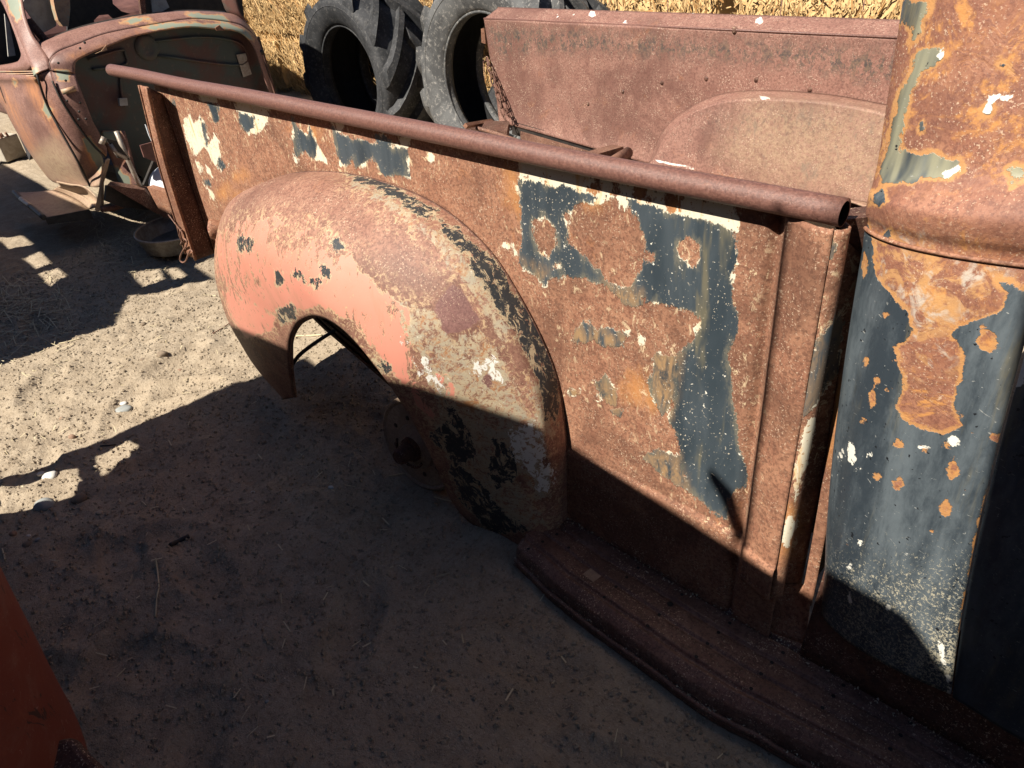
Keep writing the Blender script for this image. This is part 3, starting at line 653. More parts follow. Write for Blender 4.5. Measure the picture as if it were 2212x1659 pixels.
# --- rear fender
zc = H0
A_c = np.array([(-1.47,-.885),(-1.635,-.76),(-1.70,-.60),(-1.665,-.42),(-1.56,-.275),(-1.38,-.190),(-1.2,-.150),(-1.0,-.132),(-.80,-.146),(-.661,-.205),(-.574,-.299),(-.502,-.432),(-.483,-.598),(-.487,-.72),(-.493,-.87)])
A3 = np.stack([A_c[:,0], np.array([-.125,-.09,-.08,-.05,-.02,.0]+[0.012]*9), A_c[:,1]+zc], 1); A3[0] = PY(620,851,-.128)
D_px = [(635,857,-.150),(628,800,-.165),(625,740,-.18),(640,705,-.19),(665,687,-.20),(690,684,-.205),(730,700,-.21),(780,745,-.21),(830,810,-.20),(870,870,-.19),(920,960,-.165),(960,1050,-.13),(1010,1120,-.10),(1080,1160,-.08),(1110,1168,-.075)]
D3 = np.array([PY(a,b_,c_) for a,b_,c_ in D_px])
NU, NV = 190, 64
Au, Du = crv(A3, NU), crv(D3, NU)
V = np.zeros((NU, NV, 3))
tt = np.linspace(0,1,NV)
for i in range(NU):
    a, d = Au[i], Du[i]
    u = i/(NU-1)
    ys = 0.055 if True else 0
    # flange of the crown, seam, then the rounded outer face
    yb = a[1] - 0.062
    yb = max(yb, a[1] + (d[1]-a[1])*0.5)
    for j, t in enumerate(tt):
        if t < 0.2:
            s_ = t/0.2; V[i,j] = a + np.array([0, (yb-a[1])*s_, 0]) + (d-a)*np.array([1,0,1])*(-0.010*math.sin(math.pi*s_)*0.6)
        else:
            s_ = (t-0.2)/0.8; a0 = 0.44; ang = a0 + s_*(math.pi/2-a0)
            p = 0.90
            cx = (max(math.cos(ang),0)/math.cos(a0))**p; sy = ((math.sin(ang)-math.sin(a0))/(1-math.sin(a0)))**p if s_ > 0 else 0.0
            base = np.array([d[0]+(a[0]-d[0])*cx, yb+(d[1]-yb)*sy, d[2]+(a[2]-d[2])*cx])
            base[1] -= 0.012*math.sin(math.pi*s_)*sy
            V[i,j] = base
V[:,:,1] += 0.0028*fbm(V[:,:,0]*5, V[:,:,2]*6, V[:,:,1]*6, 3)
Vf = V.reshape(-1,3)
# rolled seam along the crown: shallow groove
jseam = int(0.2*(NV-1))
cf = (432.0, 345.6, 0.5105)
pink = shift([[(70,330),(160,260),(260,260),(330,240),(400,330),(450,260),(540,290),(560,380),(640,400),(720,500),(820,600),(880,640),(920,760),(940,900),(960,1000),(1000,1080),(980,1120),(940,1050),(860,940),(800,880),(740,800),(680,720),(600,660),(520,620),(400,640),(330,650),(250,620),(130,560),(75,480)], [(90,540),(330,660),(300,720),(200,750),(130,650)], [(1000,900),(1060,930),(1080,1000),(1020,1000)]], *cf)
cream = shift([[(800,560),(900,620),(1000,650),(1100,760),(1180,700),(1260,820),(1350,1000),(1430,1130),(1480,1300),(1500,1450),(1420,1430),(1300,1250),(1150,1150),(1020,1080),(960,900),(880,760)], [(900,250),(1020,310),(1100,390),(1250,560),(1310,700),(1290,790),(1230,690),(1150,570),(1040,430)], [(1370,880),(1430,930),(1490,1060),(1490,1170),(1430,1100)], [(640,80),(800,150),(980,290),(1060,400),(960,330),(800,210),(660,120)], [(980,1080),(1200,1150),(1400,1430),(1480,1540),(1300,1560),(1150,1450),(1030,1250)]], *cf)
darkf = shift([[(620,60),(760,90),(950,200),(1100,320),(1250,440),(1340,580),(1400,700),(1470,840),(1510,1000),(1500,1110),(1470,1060),(1440,940),(1380,800),(1300,660),(1220,560),(1150,420),(1030,290),(860,180),(700,100)],
 [(980,1150),(1050,1110),(1130,1150),(1160,1250),(1120,1260),(1050,1230)], [(1250,1170),(1300,1200),(1330,1330),(1250,1380),(1240,1280)], [(1060,1280),(1150,1330),(1300,1500),(1380,1560),(1250,1570),(1120,1450)],
 [(180,335),(218,345),(212,385),(185,380)], [(345,640),(365,620),(372,675),(350,682)], [(378,618),(408,616),(398,668),(384,660)], [(512,435),(542,470),(528,485)], [(470,510),(500,505),(490,532)], [(735,818),(800,880),(760,855)], [(565,345),(605,370),(585,388)], [(330,470),(352,500),(340,520)], blob(415,488,8,12), [(1040,1020),(1080,1060),(1110,1120),(1080,1110)]], *cf)
whitef = shift([[(1290,1150),(1400,1110),(1440,1200),(1480,1300),(1500,1400),(1470,1410),(1380,1310),(1320,1230)], [(1130,840),(1240,850),(1270,920),(1200,910),(1150,930)], [(1190,1400),(1230,1420),(1240,1470),(1210,1470)], [(880,770),(940,830),(1010,920),(1040,980),(990,930),(920,850)]], *cf)
purp = shift([[(990,620),(1060,530),(1120,560),(1185,680),(1100,740),(1040,740)], [(1180,910),(1230,890),(1250,960),(1220,980)]], *cf)
wearz = [[(800,560),(900,640),(960,800),(1020,1000),(960,960),(880,800),(790,640)],[(60,230),(560,230),(640,420),(460,520),(300,470),(250,560),(110,560),(60,460)]]
att = dict(wear=np.clip(field(Vf, shift(wearz,*cf))*14+0.5,0,1), pink=field(Vf, pink), cream=field(Vf, cream), dark=field(Vf, darkf), white=field(Vf, whitef), purple=field(Vf, purp))
fend = mesh('rear_fender', Vf, gridfaces(NU, NV), M_FENDER, TR, attrs=att, solid=0.003, label='salmon pink and cream rear fender with rust worn through')
b = B(); b.tube([V[i,jseam]+np.array([0,0.001,0.0006]) for i in range(20, NU-6, 2)], 0.0022, 6, cap=False); b.out('seam', M_RUST, fend)
b = B(); b.tube([V[i,0]+np.array([0,-0.003,0.001]) for i in range(24, NU-4, 2)], 0.0040, 6, cap=False); b.out('welt', M_RUST_DK, fend)
b = B(); b.tube([V[i,NV-1]+np.array([0,0.004,0]) for i in range(0, NU, 2)], 0.0052, 8); b.out('rolled_edge', M_RUST, fend)
b = B(); b.tube(crv([PY(618,812,-0.14),PY(640,775,-0.12),PY(665,752,-0.08),PY(700,728,-0.02),PY(722,715,0.02)], 24), 0.0055, 8); b.out('brace', M_DARK, fend)

# tail lamp tucked between fender and post
c0 = PY(457,495,-0.045)
b = B(); b.lathe(c0, (-0.6,-0.75,0.1), [(0.0,0.010),(0.016,0.007),(0.024,0.0),(0.024,-0.004)], 20); lamp = b.out('tail_lamp', M_LAMP, TR)
b = B(); b.lathe(c0, (-0.6,-0.75,0.1), [(0.024,0.004),(0.030,0.002),(0.030,-0.006),(0.020,-0.05),(0.0,-0.06)], 20); b.out('lamp_rim', M_RUST, lamp)

# hub and drum half buried under the fender
hc = PY(903,962,-0.070); ax = np.array([0.10,-0.985,0.14]); ax /= np.linalg.norm(ax)
b = B(); b.lathe(hc, ax, [(0.124,-0.05),(0.130,-0.01),(0.128,0.0),(0.121,0.005),(0.114,0.001),(0.108,0.003),(0.062,0.008),(0.058,0.014),(0.040,0.017),(0.034,0.023)], 48); hub = b.out('brake_drum', M_HUB, TR, sharp=40)
b = B(); b.lathe(hc, ax, [(0.034,0.015),(0.032,0.030),(0.023,0.032),(0.021,0.066),(0.016,0.072),(0.0,0.072)], 24); b.out('axle_hub', M_RUST_DK, hub, sharp=40)
u = np.cross(ax,[0,0,1.]); u/=np.linalg.norm(u); v = np.cross(ax,u)
for k in range(8):
    a = 2*math.pi*k/8+0.3; p = hc + 0.078*(math.cos(a)*u+math.sin(a)*v)
    b = B(); b.lathe(p+ax*0.0068, ax, [(0.0,0.0015),(0.0055,0.0015),(0.0068,0.0)], 10); b.out('bolt_hole', M_DARK, hub)
b = B(); b.tube([hc+ax*0.030+0.046*(math.cos(a)*u+math.sin(a)*v) for a in np.linspace(-0.4,2.6,14)], 0.004, 6); b.out('wire', M_RUST_DK, hub)
# leaf spring / frame beam seen through the arch
b = B(); b.box((-1.9,0.17,0.20),(0.0,0.215,0.335)); b.out('frame_rail', M_RUST_DK, TR, smooth=False)
b = B(); b.box((-1.85,0.95,0.22),(0.0,1.0,0.37)); b.out('frame_rail', M_RUST_FRAME, TR, smooth=False)
for k in range(4):
    o_ = 13*k
    top_ = [PY(x_, y_-o_, 0.035) for x_, y_ in [(655,668),(700,712),(780,780),(860,850),(930,930)]]
    b = B()
    for p_, q_ in zip(top_[:-1], top_[1:]): b.hexa([p_, q_, q_+np.array([0,0,0.014]), p_+np.array([0,0,0.014])], (0,0.055,0))
    b.out('spring_leaf', M_RUST_DK, TR, smooth=False)

# --- running board
zb = 0.070
def BD(x, y): return (1080.1+x*0.5117, 1036.9+y*0.5117)
inn = [np.array([-0.508,0.010,zb]), np.array([-0.2,0.012,zb]), np.array([0.058,0.014,zb]), np.array([0.40,0.02,zb]), np.array([1.2,0.03,zb])]
out_px = [(66,248),(300,455),(560,640),(760,780),(1000,925),(1300,1085),(1560,1216)]
out = [PZ(*BD(*p), zb) for p in out_px]; out[0] += np.array([0.01,0,0]); out.append(np.array([1.2,-0.10,zb]))
low = [PZ(*BD(*p), 0.012) for p in [(58,330),(250,500),(480,640),(700,800),(900,925),(1150,1075),(1390,1216)]]; low.append(np.array([1.2,-0.135,0.012]))
# resample all three against x
def byx(P, xs):
    P = np.array(P); o_ = np.argsort(P[:,0]); P = P[o_]
    return np.interp(xs, P[:,0], P[:,1])
xs = np.concatenate([np.linspace(-0.53,0.42,150), np.linspace(0.44,1.2,24)])
yi = byx(inn, xs) + 0.035; yo = byx(out, xs); yl = byx(low, xs)
yo = yo + 0.003*fbm(xs*9, xs*0, 0.2, 2); yl = np.minimum(yl, yo-0.012) + 0.0025*fbm(xs*14, xs*0, 3.2, 3)
prof = []
for i, x in enumerate(xs):
    row = []
    for s_ in np.linspace(0,1,84):
        y = yi[i] + (yo[i]-yi[i])*s_
        z = zb - 0.0060*sstep(0.70,0.86,math.cos(s_*math.pi*2*4.5+0.6)) - 0.014*max(0,(s_-0.80)/0.2)**2
        row.append((x, y, z))
    for s_ in np.linspace(0.15,1,8):
        a = s_*math.pi/2
        row.append((x, yo[i]+(yl[i]-yo[i])*math.sin(a), zb-0.014-(zb-0.026)*(1-math.cos(a))))
    row.append((x, yl[i]-0.006, 0.006)); row.append((x, yl[i]-0.004, -0.004)); row.append((x, yl[i]+0.02, -0.006))
    prof.append(row)
V = np.array(prof); nU, nV = V.shape[:2]
V[:,:,2] += 0.0012*fbm(V[:,:,0]*4, V[:,:,1]*4, 0.4, 2)
endrow = V[0].copy(); endrow2 = endrow.copy(); endrow2[:,2] = np.minimum(endrow2[:,2], 0.004); endrow2[:,0] -= 0.006
V = np.concatenate([endrow2[None], V], 0); nU += 1
rb = mesh('running_board', V.reshape(-1,3), gridfaces(nU, nV), M_BOARD, TR, label='sagging running board with rows of small holes')
b = B(); b.tube([np.array([x, y_-0.003, 0.020+0.002*math.sin(x*31)]) for x, y_ in zip(xs[::2], yl[::2])], 0.0062, 8); b.out('edge_lip', M_BOARD, rb)
holes = [(180,260),(240,228),(120,290),(290,285),(440,495),(490,450),(535,410),(583,370),(672,568),(623,615),(768,483),(813,450),(922,643),(876,690),(828,745),(970,603),(1148,770),(1102,817),(1060,880),(1195,728),(1450,866),(1407,912),(1361,961),(1492,828),(1733,1025),(1691,1077),(1647,1135),(1775,975),(2030,1190)]
def disc(c, r_, n=12): return [c + r_*np.array([math.cos(2*math.pi*k/n), math.sin(2*math.pi*k/n), 0]) for k in range(n)]
for h_ in holes + [(718,523)]:
    c = PZ(*BD(*h_), zb+0.001); r_ = 0.0062 if h_ == (718,523) else 0.0034
    b = B(); rim = disc(c, r_); b.add(rim + disc(c-np.array([0,0,0.006]), r_*0.9), [tuple(range(12))]); b.out('hole', M_INNER, rb, smooth=False)
c = PZ(*BD(388,400), zb+0.0012); b = B(); b.add([c+np.array(p) for p in [(-.016,-.011,0),(.014,-.013,0),(.017,.010,0),(-.013,.012,0)]], [(0,1,2,3)]); b.out('worn_plate', M_HUB, rb, smooth=False)
# sand and lichen caught along the edge
b = B()
for k in range(700):
    i = int(min(abs(rng.normal(0.55,0.25)),0.98)*150); x = xs[i]+rng.uniform(-.004,.004)
    y = yl[i] + rng.uniform(-0.006, 0.014); z = 0.024 + (y-yl[i])*2.0*rng.uniform(0.4,1) + rng.uniform(0,0.005); s_ = rng.uniform(0.0012,0.0040)
    q = rng.normal(0,1,(4,3)); q /= np.linalg.norm(q,axis=1)[:,None]; b.add(np.array([x,y,z])+q*s_, [(0,1,2),(0,2,3),(0,3,1),(1,3,2)])
for k in range(900):
    x = rng.uniform(-0.5,0.75); y = np.interp(x, xs, yi) - 0.035 - abs(rng.normal(0,0.012)) + 0.004; s_ = rng.uniform(0.001,0.003)
    q = rng.normal(0,1,(4,3)); q /= np.linalg.norm(q,axis=1)[:,None]; b.add(np.array([x,y,zb+0.001+rng.uniform(0,.004)])+q*s_, [(0,1,2),(0,2,3),(0,3,1),(1,3,2)])
o = b.out('caught_sand', M_STONES[1], rb, smooth=False); o['kind'] = 'stuff'
# --- cab
Lpx = [(1772,1318),(1780,1250),(1785,1150),(1797,1000),(1815,850),(1833,720),(1850,610),(1862,540),(1866,505),(1872,478),(1870,455),(1876,420),(1884,398),(1897,340),(1915,220),(1950,0)]
Gpx = [(2053,1500),(2066,1400),(2083,1290),(2112,1140),(2147,990),(2178,870),(2212,745),(2240,650),(2250,600),(2256,560),(2262,530),(2270,485),(2280,440),(2300,370),(2330,230),(2390,0)]
yL = np.array([.034,.034,.034,.034,.034,.034,.036,.038,.040,.038,.036,.038,.048,.056,.066,.086])
yG = np.array([-.024,-.027,-.032,-.034,-.034,-.033,-.030,-.026,-.022,-.020,-.026,-.028,-.018,.004,.014,.030])
L3 = np.array([PY(*p, y) for p, y in zip(Lpx, yL)]); G3 = np.array([PY(*p, y) for p, y in zip(Gpx, yG)])
top = L3[-1] + (L3[-1]-L3[-3])*0.9; topG = G3[-1] + (G3[-1]-G3[-3])*0.9
L3 = np.vstack([L3, top]); G3 = np.vstack([G3, topG])
NR, NC = 190, 84
Lc, Gc = crv(L3, NR), crv(G3, NR)
V = np.zeros((NR, NC, 3))
for j in range(NC):
    t = j/(NC-1)
    if t < 0.16:            # back wall turning away
        s_ = t/0.16; V[:,j] = Lc + np.array([0.0,1,0])*((1-s_)**1.3*0.16)[..., None] if False else Lc + np.stack([0.004*(1-s_)+0*Lc[:,0], (1-s_)**1.3*0.16+0*Lc[:,0], 0*Lc[:,0]], -1)
    else:
        s_ = (t-0.16)/0.84; r1 = s_**1.25
        P = Lc*(1-r1)[..., None] + Gc*r1 if False else Lc*(1-r1) + Gc*r1
        dy = (Gc[:,1]-Lc[:,1])*((1-(1-s_)**2.6)-r1)
        P = P.copy(); P[:,1] += dy; V[:,j] = P
V[:,:,1] += 0.001*fbm(V[:,:,0]*5, V[:,:,2]*5, 0, 2)
Vc = V.reshape(-1,3)
c4 = (1693.6, 0.0, 0.3334); c7 = (1641.8, 432.0, 0.7397)
dk = shift([[(295,62),(318,70),(330,130),(345,230),(380,280),(430,330),(442,380),(410,420),(385,430),(410,500),(415,560),(395,600),(420,640),(470,665),(540,690),(590,660),(570,600),(590,520),(600,440),(560,390),(620,350),(700,330),(720,270),(700,240),(771,262),(850,300),(850,420),(700,700),(620,1020),(575,1300),(560,1480),(160,1250),(180,1100),(225,400),(280,100)]], *c7)
cut = shift([blob(665,405,36), blob(310,475,7,14), blob(340,525,8,12), blob(328,580,9,24), blob(297,640,9), blob(400,715,18), blob(340,808,11,9), blob(405,830,18,16), blob(545,715,18,16), blob(565,780,17,36), blob(685,695,22,18), blob(645,740,8), blob(375,468,5,12), blob(590,625,7), blob(378,552,12,5), blob(620,682,5), blob(502,1092,6), blob(365,335,14,5), blob(305,190,6,30), blob(545,900,14,26), blob(480,725,12,8), blob(655,605,5), blob(500,968,4,3)], *c7)
dk += shift([[(770,0),(950,0),(880,180),(860,260),(820,270),(830,180),(770,170)], [(860,340),(1030,310),(1040,350),(960,440),(890,470),(820,590),(790,720),(780,850),(740,860),(750,1000),(900,990),(1040,1050),(1120,1050),(1130,1090),(1060,1150),(900,1140),(820,1190),(640,1180),(660,950),(700,780),(760,600),(830,470)], [(580,1250),(640,1235),(670,1300),(620,1335),(570,1320)],
 [(1450,1090),(1500,1060),(1555,1100),(1555,1150),(1490,1160),(1470,1195)], [(1390,400),(1420,410),(1475,460),(1440,460)], [(630,1520),(680,1495),(680,1530),(640,1560)], [(920,1420),(945,1410),(930,1435)], [(1280,740),(1340,690),(1320,740)], blob(890,830,14,30), [(740,1000),(780,980),(770,1180),(740,1180)]], *c4)
wh = shift([blob(290,995,8,7), blob(422,1035,8,5), blob(258,1066,13,10), blob(568,706,15,12), blob(590,860,11,5), blob(625,858,8,3), blob(478,720,22,4), blob(315,740,18,4), blob(265,735,1.2,24), blob(272,738,1.2,20), blob(235,750,1.0,18), blob(228,748,1.0,14), blob(235,805,20,1.2), blob(240,812,1,10), blob(256,812,1,9), blob(300,752,22,1.2), blob(295,785,14,1.2), blob(525,990,14,2), blob(460,1000,24,1.6), blob(262,1150,3,34), blob(375,1190,9,9), [(522,1290),(534,1300),(540,1352),(532,1345)], blob(548,1400,7,12), blob(552,1440,8,9)], *c7)
wh += shift([[(1330,620),(1400,620),(1390,640),(1340,640)], [(1280,740),(1330,690),(1335,710)], [(785,1290),(825,1290),(820,1310)], [(860,1345),(890,1350),(880,1365)], blob(1430,640,30,7), blob(1215,515,10), [(1040,1140),(1130,1080),(1130,1100),(1060,1150)], [(985,330),(1035,310),(1038,350),(1010,380)]], *c4)
sm = shift([[(560,1200),(1700,1200),(1700,1580),(560,1420)]], *c4)
pale = shift([[(320,90),(500,120),(650,180),(720,230),(640,330),(540,400),(560,480),(480,520),(430,400),(430,300),(350,230)]], *c7)
uv, _ = proj(Vc)
fade = sstep(460, 380, uv[:,1])
speck = sstep(1080, 1400, uv[:,1])
cab = mesh('cab', Vc, gridfaces(NR, NC), M_CAB, TR, attrs=dict(dark=field(Vc, dk, cut), white=field(Vc, wh), smooth=field(Vc, sm), pale=field(Vc, pale), fade=fade, speck=speck), solid=0.003, off=1, label='rear corner of the cab with curling black paint and orange layered rust')
# belt moulding groove line
iu = [k for k in range(NR) if True]
ib = int((8.6/16.0)*(NR-1))
b = B(); b.tube([V[ib,j]+np.array([0,-0.0012,0]) for j in range(12, NC)], 0.0028, 6, cap=False); b.out('belt_bead', M_RUST, cab)
# lifted paint curls
def curl(name, pts, y, lift, mat):
    P = [PY(x_, y_, y) for x_, y_ in pts]; n = len(P); Q = [p + np.array([0.002, -lift*(0.3+0.7*abs(math.sin(k*1.3))), 0.002]) for k, p in enumerate(P)]
    b = B(); b.prism(Q, (0,0.0012,0)); return b.out(name, mat, cab, smooth=False)
# door, right of the seam: near black, in the shade of the next truck
dg = Gc[:int(NR*0.62)]
b = B(); nd = len(dg); V2 = []
for i, p in enumerate(dg):
    for k, s_ in enumerate(np.linspace(0,1,16)):
        V2.append(p + np.array([0.0035+0.95*s_, -0.003-0.012*math.sin(s_*math.pi)-(0.004*(s_>0.02)), 0.0]))
V2 = np.array(V2)
door = mesh('door', V2, gridfaces(nd,16), M_CAB, TR, attrs=dict(dark=np.full(len(V2),0.1), white=field(V2, [blob(2180,993,28,14), blob(2205,805,20,40), blob(2195,1190,30,16)]), smooth=np.full(len(V2),-.12), pale=np.full(len(V2),-.12), fade=np.zeros(len(V2)), speck=np.full(len(V2),0.15)), solid=0.003, off=1, label='shaded black door of the cab')
gt = Gc[int(NR*0.60):]
V2 = []
for p in gt:
    for s_ in np.linspace(0,1,10): V2.append(p + np.array([0.003+0.9*s_, 0.0, 0.0]))
mesh('door_upper', np.array(V2), gridfaces(len(gt),10), M_RUST, TR, solid=0.003)
# back wall, roof, inner sill: what stands behind
b = B(); x0 = 0.03; b.hexa([(0.045,0.19,0.25),(0.045,1.22,0.25),(0.045,1.20,1.25),(0.045,0.20,1.25)], (0.004,0,0)); b.out('back_wall', M_RUST_DK, TR, smooth=False)
b = B(); b.hexa([(0.05,0.16,1.27),(1.15,0.14,1.27),(1.15,1.2,1.27),(0.05,1.2,1.27)], (0,0,0.004)); b.out('roof', M_RUST, TR, smooth=False)
V, F = strip([(0.055,0.006,zb-0.003),(0.4,0.010,zb-0.003),(1.2,0.015,zb-0.003)], [(0.055,0.05,0.30),(0.4,0.05,0.26),(1.2,0.05,0.26)], 40, 8)
mesh('cab_sill', V, F, M_RUST_DK, TR, solid=0.004)

# --- far side of the bed
YF = 1.25
tl = PY(1046,40,YF); tr_ = np.array([0.03, YF, tl[2]-0.0])
zt = tl[2]
xs = np.linspace(-1.93, 0.03, 150); 
def edge_left(z):   # rear edge slopes in towards the floor
    return np.interp(z, [0.40,0.47,0.50,0.62,zt], [PY(1112,268,YF)[0], PY(1084,250,YF)[0], PY(1078,225,YF)[0], PY(1064,140,YF)[0], tl[0]])
zbt = lambda x: np.interp(x, [-1.75,-1.1,0.1], [PY(1112,268,YF)[2], PY(1408,352,YF)[2], PY(1408,352,YF)[2]-0.01])
NXf, NZf = 170, 52
V = np.zeros((NXf, NZf, 3))
for j, t in enumerate(np.linspace(0,1,NZf)):
    for i, s_ in enumerate(np.linspace(0,1,NXf)):
        z0 = zbt(-1.8+1.83*s_); z = z0 + (zt-z0)*t; x = edge_left(z)*(1-s_) + 0.03*s_
        V[i,j] = (x, YF - 0.018*(1-t)**8, z)
V[:,:,1] += 0.002*fbm(V[:,:,0]*3, V[:,:,2]*3, 5, 2)
Vs = V.reshape(-1,3)
band = [[(1060,62),(1400,85),(1930,120),(1925,160),(1800,150),(1600,125),(1330,105),(1150,105),(1080,110)], [(1850,130),(1930,140),(1925,165),(1860,165)], [(1080,70),(1100,70),(1100,120),(1085,120)]]
neg = np.full(len(Vs), -.12)
farside = mesh('bed_side', Vs, gridfaces(NXf, NZf), M_FAR, TR, attrs=dict(band=field(Vs, band), dust=neg, white=neg), solid=0.003, off=1, label='inner face of the far bed side')
# top flange of the far side
V, F = strip([(tl[0],YF,zt),(-1,YF,zt),(0.03,YF,zt)], [(tl[0]+0.01,YF+0.075,zt+0.028),(-1,YF+0.075,zt+0.028),(0.03,YF+0.075,zt+0.028)], 120, 8)
specks = [blob(1280,30,8,9), blob(1350,47,5,4), blob(1640,45,9,8), blob(1205,35,4,6), blob(1500,28,4,3), blob(1240,31,3,4), blob(1140,52,4,5)]
neg = np.full(len(V), -.12)
fl = mesh('top_flange', V, F, M_FAR, farside, attrs=dict(band=neg, dust=neg, white=field(V, specks)), solid=0.003)
b = B(); b.tube([(tl[0]+0.0,YF-0.001,zt),(0.03,YF-0.001,zt)], 0.0035, 6); b.out('fold', M_RAIL, farside)
b = B(); b.hexa([(tl[0],YF+0.076,zt+0.027),(0.03,YF+0.076,zt+0.027),(0.03,YF+0.078,zt-0.03),(tl[0],YF+0.078,zt-0.03)], (0,0.003,0)); b.out('flange_drop', M_RUST, farside, smooth=False)
# bracket on the rear edge
b = B(); b.hexa([PY(1039,62,YF),PY(1046,60,YF),PY(1049,95,YF),PY(1040,92,YF)], (0,0.01,0)); b.out('hinge_lug', M_RUST, farside, smooth=False)
# wheel arch inside the bed
wall_px = [(1402,347),(1428,290),(1452,260),(1480,238),(1515,218),(1560,202),(1620,195),(1700,196),(1800,205),(1925,228),(2060,260)]
face_px = [(1412,346),(1436,296),(1460,268),(1488,248),(1522,230),(1566,217),(1622,212),(1700,213),(1800,221),(1920,246),(2060,285)]
wl = np.array([PY(*p, YF-0.004) for p in wall_px]); fc = np.array([PY(*p, 1.08) for p in face_px])
nA = 90; wl = crv(wl, nA); fc = crv(fc, nA)
zf0 = PY(1412,347,1.08)[2]
xr = fc[-1][0]
rows = []
for i in range(nA):
    row = []
    for t in np.linspace(0,1,12):
        a = t*math.pi/2
        p = np.array([wl[i][0]+(fc[i][0]-wl[i][0])*math.sin(a), wl[i][1]+(fc[i][1]-wl[i][1])*math.sin(a), wl[i][2]+(fc[i][2]-wl[i][2])*(1-math.cos(a))]); row.append(p)
    for t in np.linspace(0.04,1,22):
        lowx = np.array([fc[i][0], 1.08-0.03*t, fc[i][2]*(1-t) + (zf0-0.012*(fc[i][0]-fc[0][0]))*t]); row.append(lowx)
    rows.append(row)
V = np.array(rows); V[:,:,1] += 0.003*fbm(V[:,:,0]*4, V[:,:,2]*4, 2, 3); Vw = V.reshape(-1,3)
neg = np.full(len(Vw), -.12)
mesh('wheel_arch', Vw, gridfaces(nA, 34), M_FAR, farside, attrs=dict(band=field(Vw, [blob(1660,270,120,26)])*0.5-0.02, dust=field(Vw, [[(1620,222),(1940,240),(1900,430),(1660,390),(1560,330)]]), white=field(Vw, [[(1640,208),(1668,212),(1666,219),(1645,216)], [(1415,345),(1500,362),(1500,366),(1420,350)]])), solid=0.003, off=1)
for x_, y_, r_ in [(1559,229/1.157*0.9,5)]: pass
for x_, y_ in [(1559,229),(1656,208),(1767,197),(1892,199),(2025,223),(1473,261)]:
    c = PY(x_*1.0/1.157, y_/1.157, YF-0.001) if False else None
for cx_, cy_ in [(822,460),(1018,415),(1240,395),(1490,400),(1760,450),(648,522),(505,622),(1380,155)]:
    c = PY(993.7+cx_*0.4297, cy_*0.4297, YF-0.001); b = B(); b.lathe(c, (0,-1,0.05), [(0.0,0.006),(0.006,0.005),(0.008,0.001),(0.012,0.0)], 10); b.out('bolt', M_RUST_DK, farside)
# chains of the tail gate hanging at the rear edge
ch1 = chain('tailgate_chain', [PY(1052,125,YF-0.01),PY(1062,170,YF-0.03),PY(1078,215,YF-0.05),PY(1092,262,YF-0.07),PY(1103,280,YF-0.08)], 12, 0.03, 0.014, 0.0022, TR)
ch2 = chain('tailgate_chain', [PY(1052,125,YF-0.012),PY(1070,175,YF-0.03),PY(1092,235,YF-0.045),PY(1101,252,YF-0.05)], 9, 0.03, 0.014, 0.0022, TR)
# cross members and sill below the missing floor
b = B(); b.hexa([PY(1106,262,1.235),PY(1412,349,1.235),PY(1412,375,1.235),PY(1106,290,1.235)], (0,0.006,0)); b.out('gap_shadow', M_DARK, farside, smooth=False)  # dark strip standing in for the shadow below the bed side
b = B(); b.hexa([PY(1124,284,1.18),PY(1412,368,1.18),PY(1412,430,1.18),PY(1124,360,1.18)], (0,0.004,0)); b.out('floor_sill', M_RUST_FRAME, TR, smooth=False)
b = B(); b.tube([PY(1005,272,0.95),PY(1062,262,1.22)], 0.010, 4); b.out('tail_sill', M_RUST, TR, smooth=False)
b = B(); b.hexa([PZ(1005,273,0.50),PZ(1055,260,0.50),PZ(1100,262,0.50),PZ(1095,285,0.50)], (0,0,-0.03)); b.out('rear_cross_member', M_RUST_DK, TR, smooth=False)
b = B(); b.tube(crv([PZ(1030,277,0.505),PZ(1060,285,0.505),PZ(1110,302,0.505),PZ(1170,322,0.50)], 12), 0.008, 6); b.out('drag_link', M_RUST_FRAME, TR)
b = B(); P0 = PY(1244,334,0.95); P1 = PY(1322,312,1.2)
b.hexa([P0, P0+np.array([0.05,0,0]), P1+np.array([0.05,0,0]), P1], (0,0,-0.05)); b.out('cross_member', M_RUST_FRAME, TR, smooth=False)
P0 = PY(1305,362,0.95); P1 = PY(1356,330,1.16); b = B(); b.tube([P0,P1], 0.019, 14); b.out('cross_tube', M_RUST_FRAME, TR)
b = B(); b.box((-1.80,0.40,0.30),(-1.75,1.16,0.36)); b.out('cross_member', M_RUST_DK, TR, smooth=False)
b = B(); b.box((-0.62,0.22,0.28),(-0.56,1.16,0.34)); b.out('cross_member', M_RUST_DK, TR, smooth=False)
# dark strip for the shadow gap under the arch, a torn strip of floor
V, F = strip([PY(1412,347,1.062),PY(1640,388,1.062),PY(1930,438,1.062)], [PY(1412,362,1.06),PY(1640,404,1.06),PY(1930,458,1.06)], 40, 3)
mesh('arch_shadow', V, F, M_INNER, farside, solid=0.003)
V, F = strip([PY(1440,363,1.05),PY(1640,399,1.05),PY(1900,444,1.05)], [PY(1440,369,1.02),PY(1640,406,1.01),PY(1900,452,1.0)], 60, 4)
V[:,2] += 0.004*fbm(V[:,0]*20, V[:,1]*8, 1, 2); neg = np.full(len(V), -.12)
mesh('floor_strip', V, F, M_FAR, TR, attrs=dict(band=neg, dust=np.full(len(V),0.05), white=neg), solid=0.004)
V, F = strip([PZ(1640,408,0.42),PZ(1760,428,0.42),PZ(1935,455,0.42)], [PZ(1640,440,0.42),PZ(1760,470,0.42),PZ(1935,500,0.42)], 40, 4)
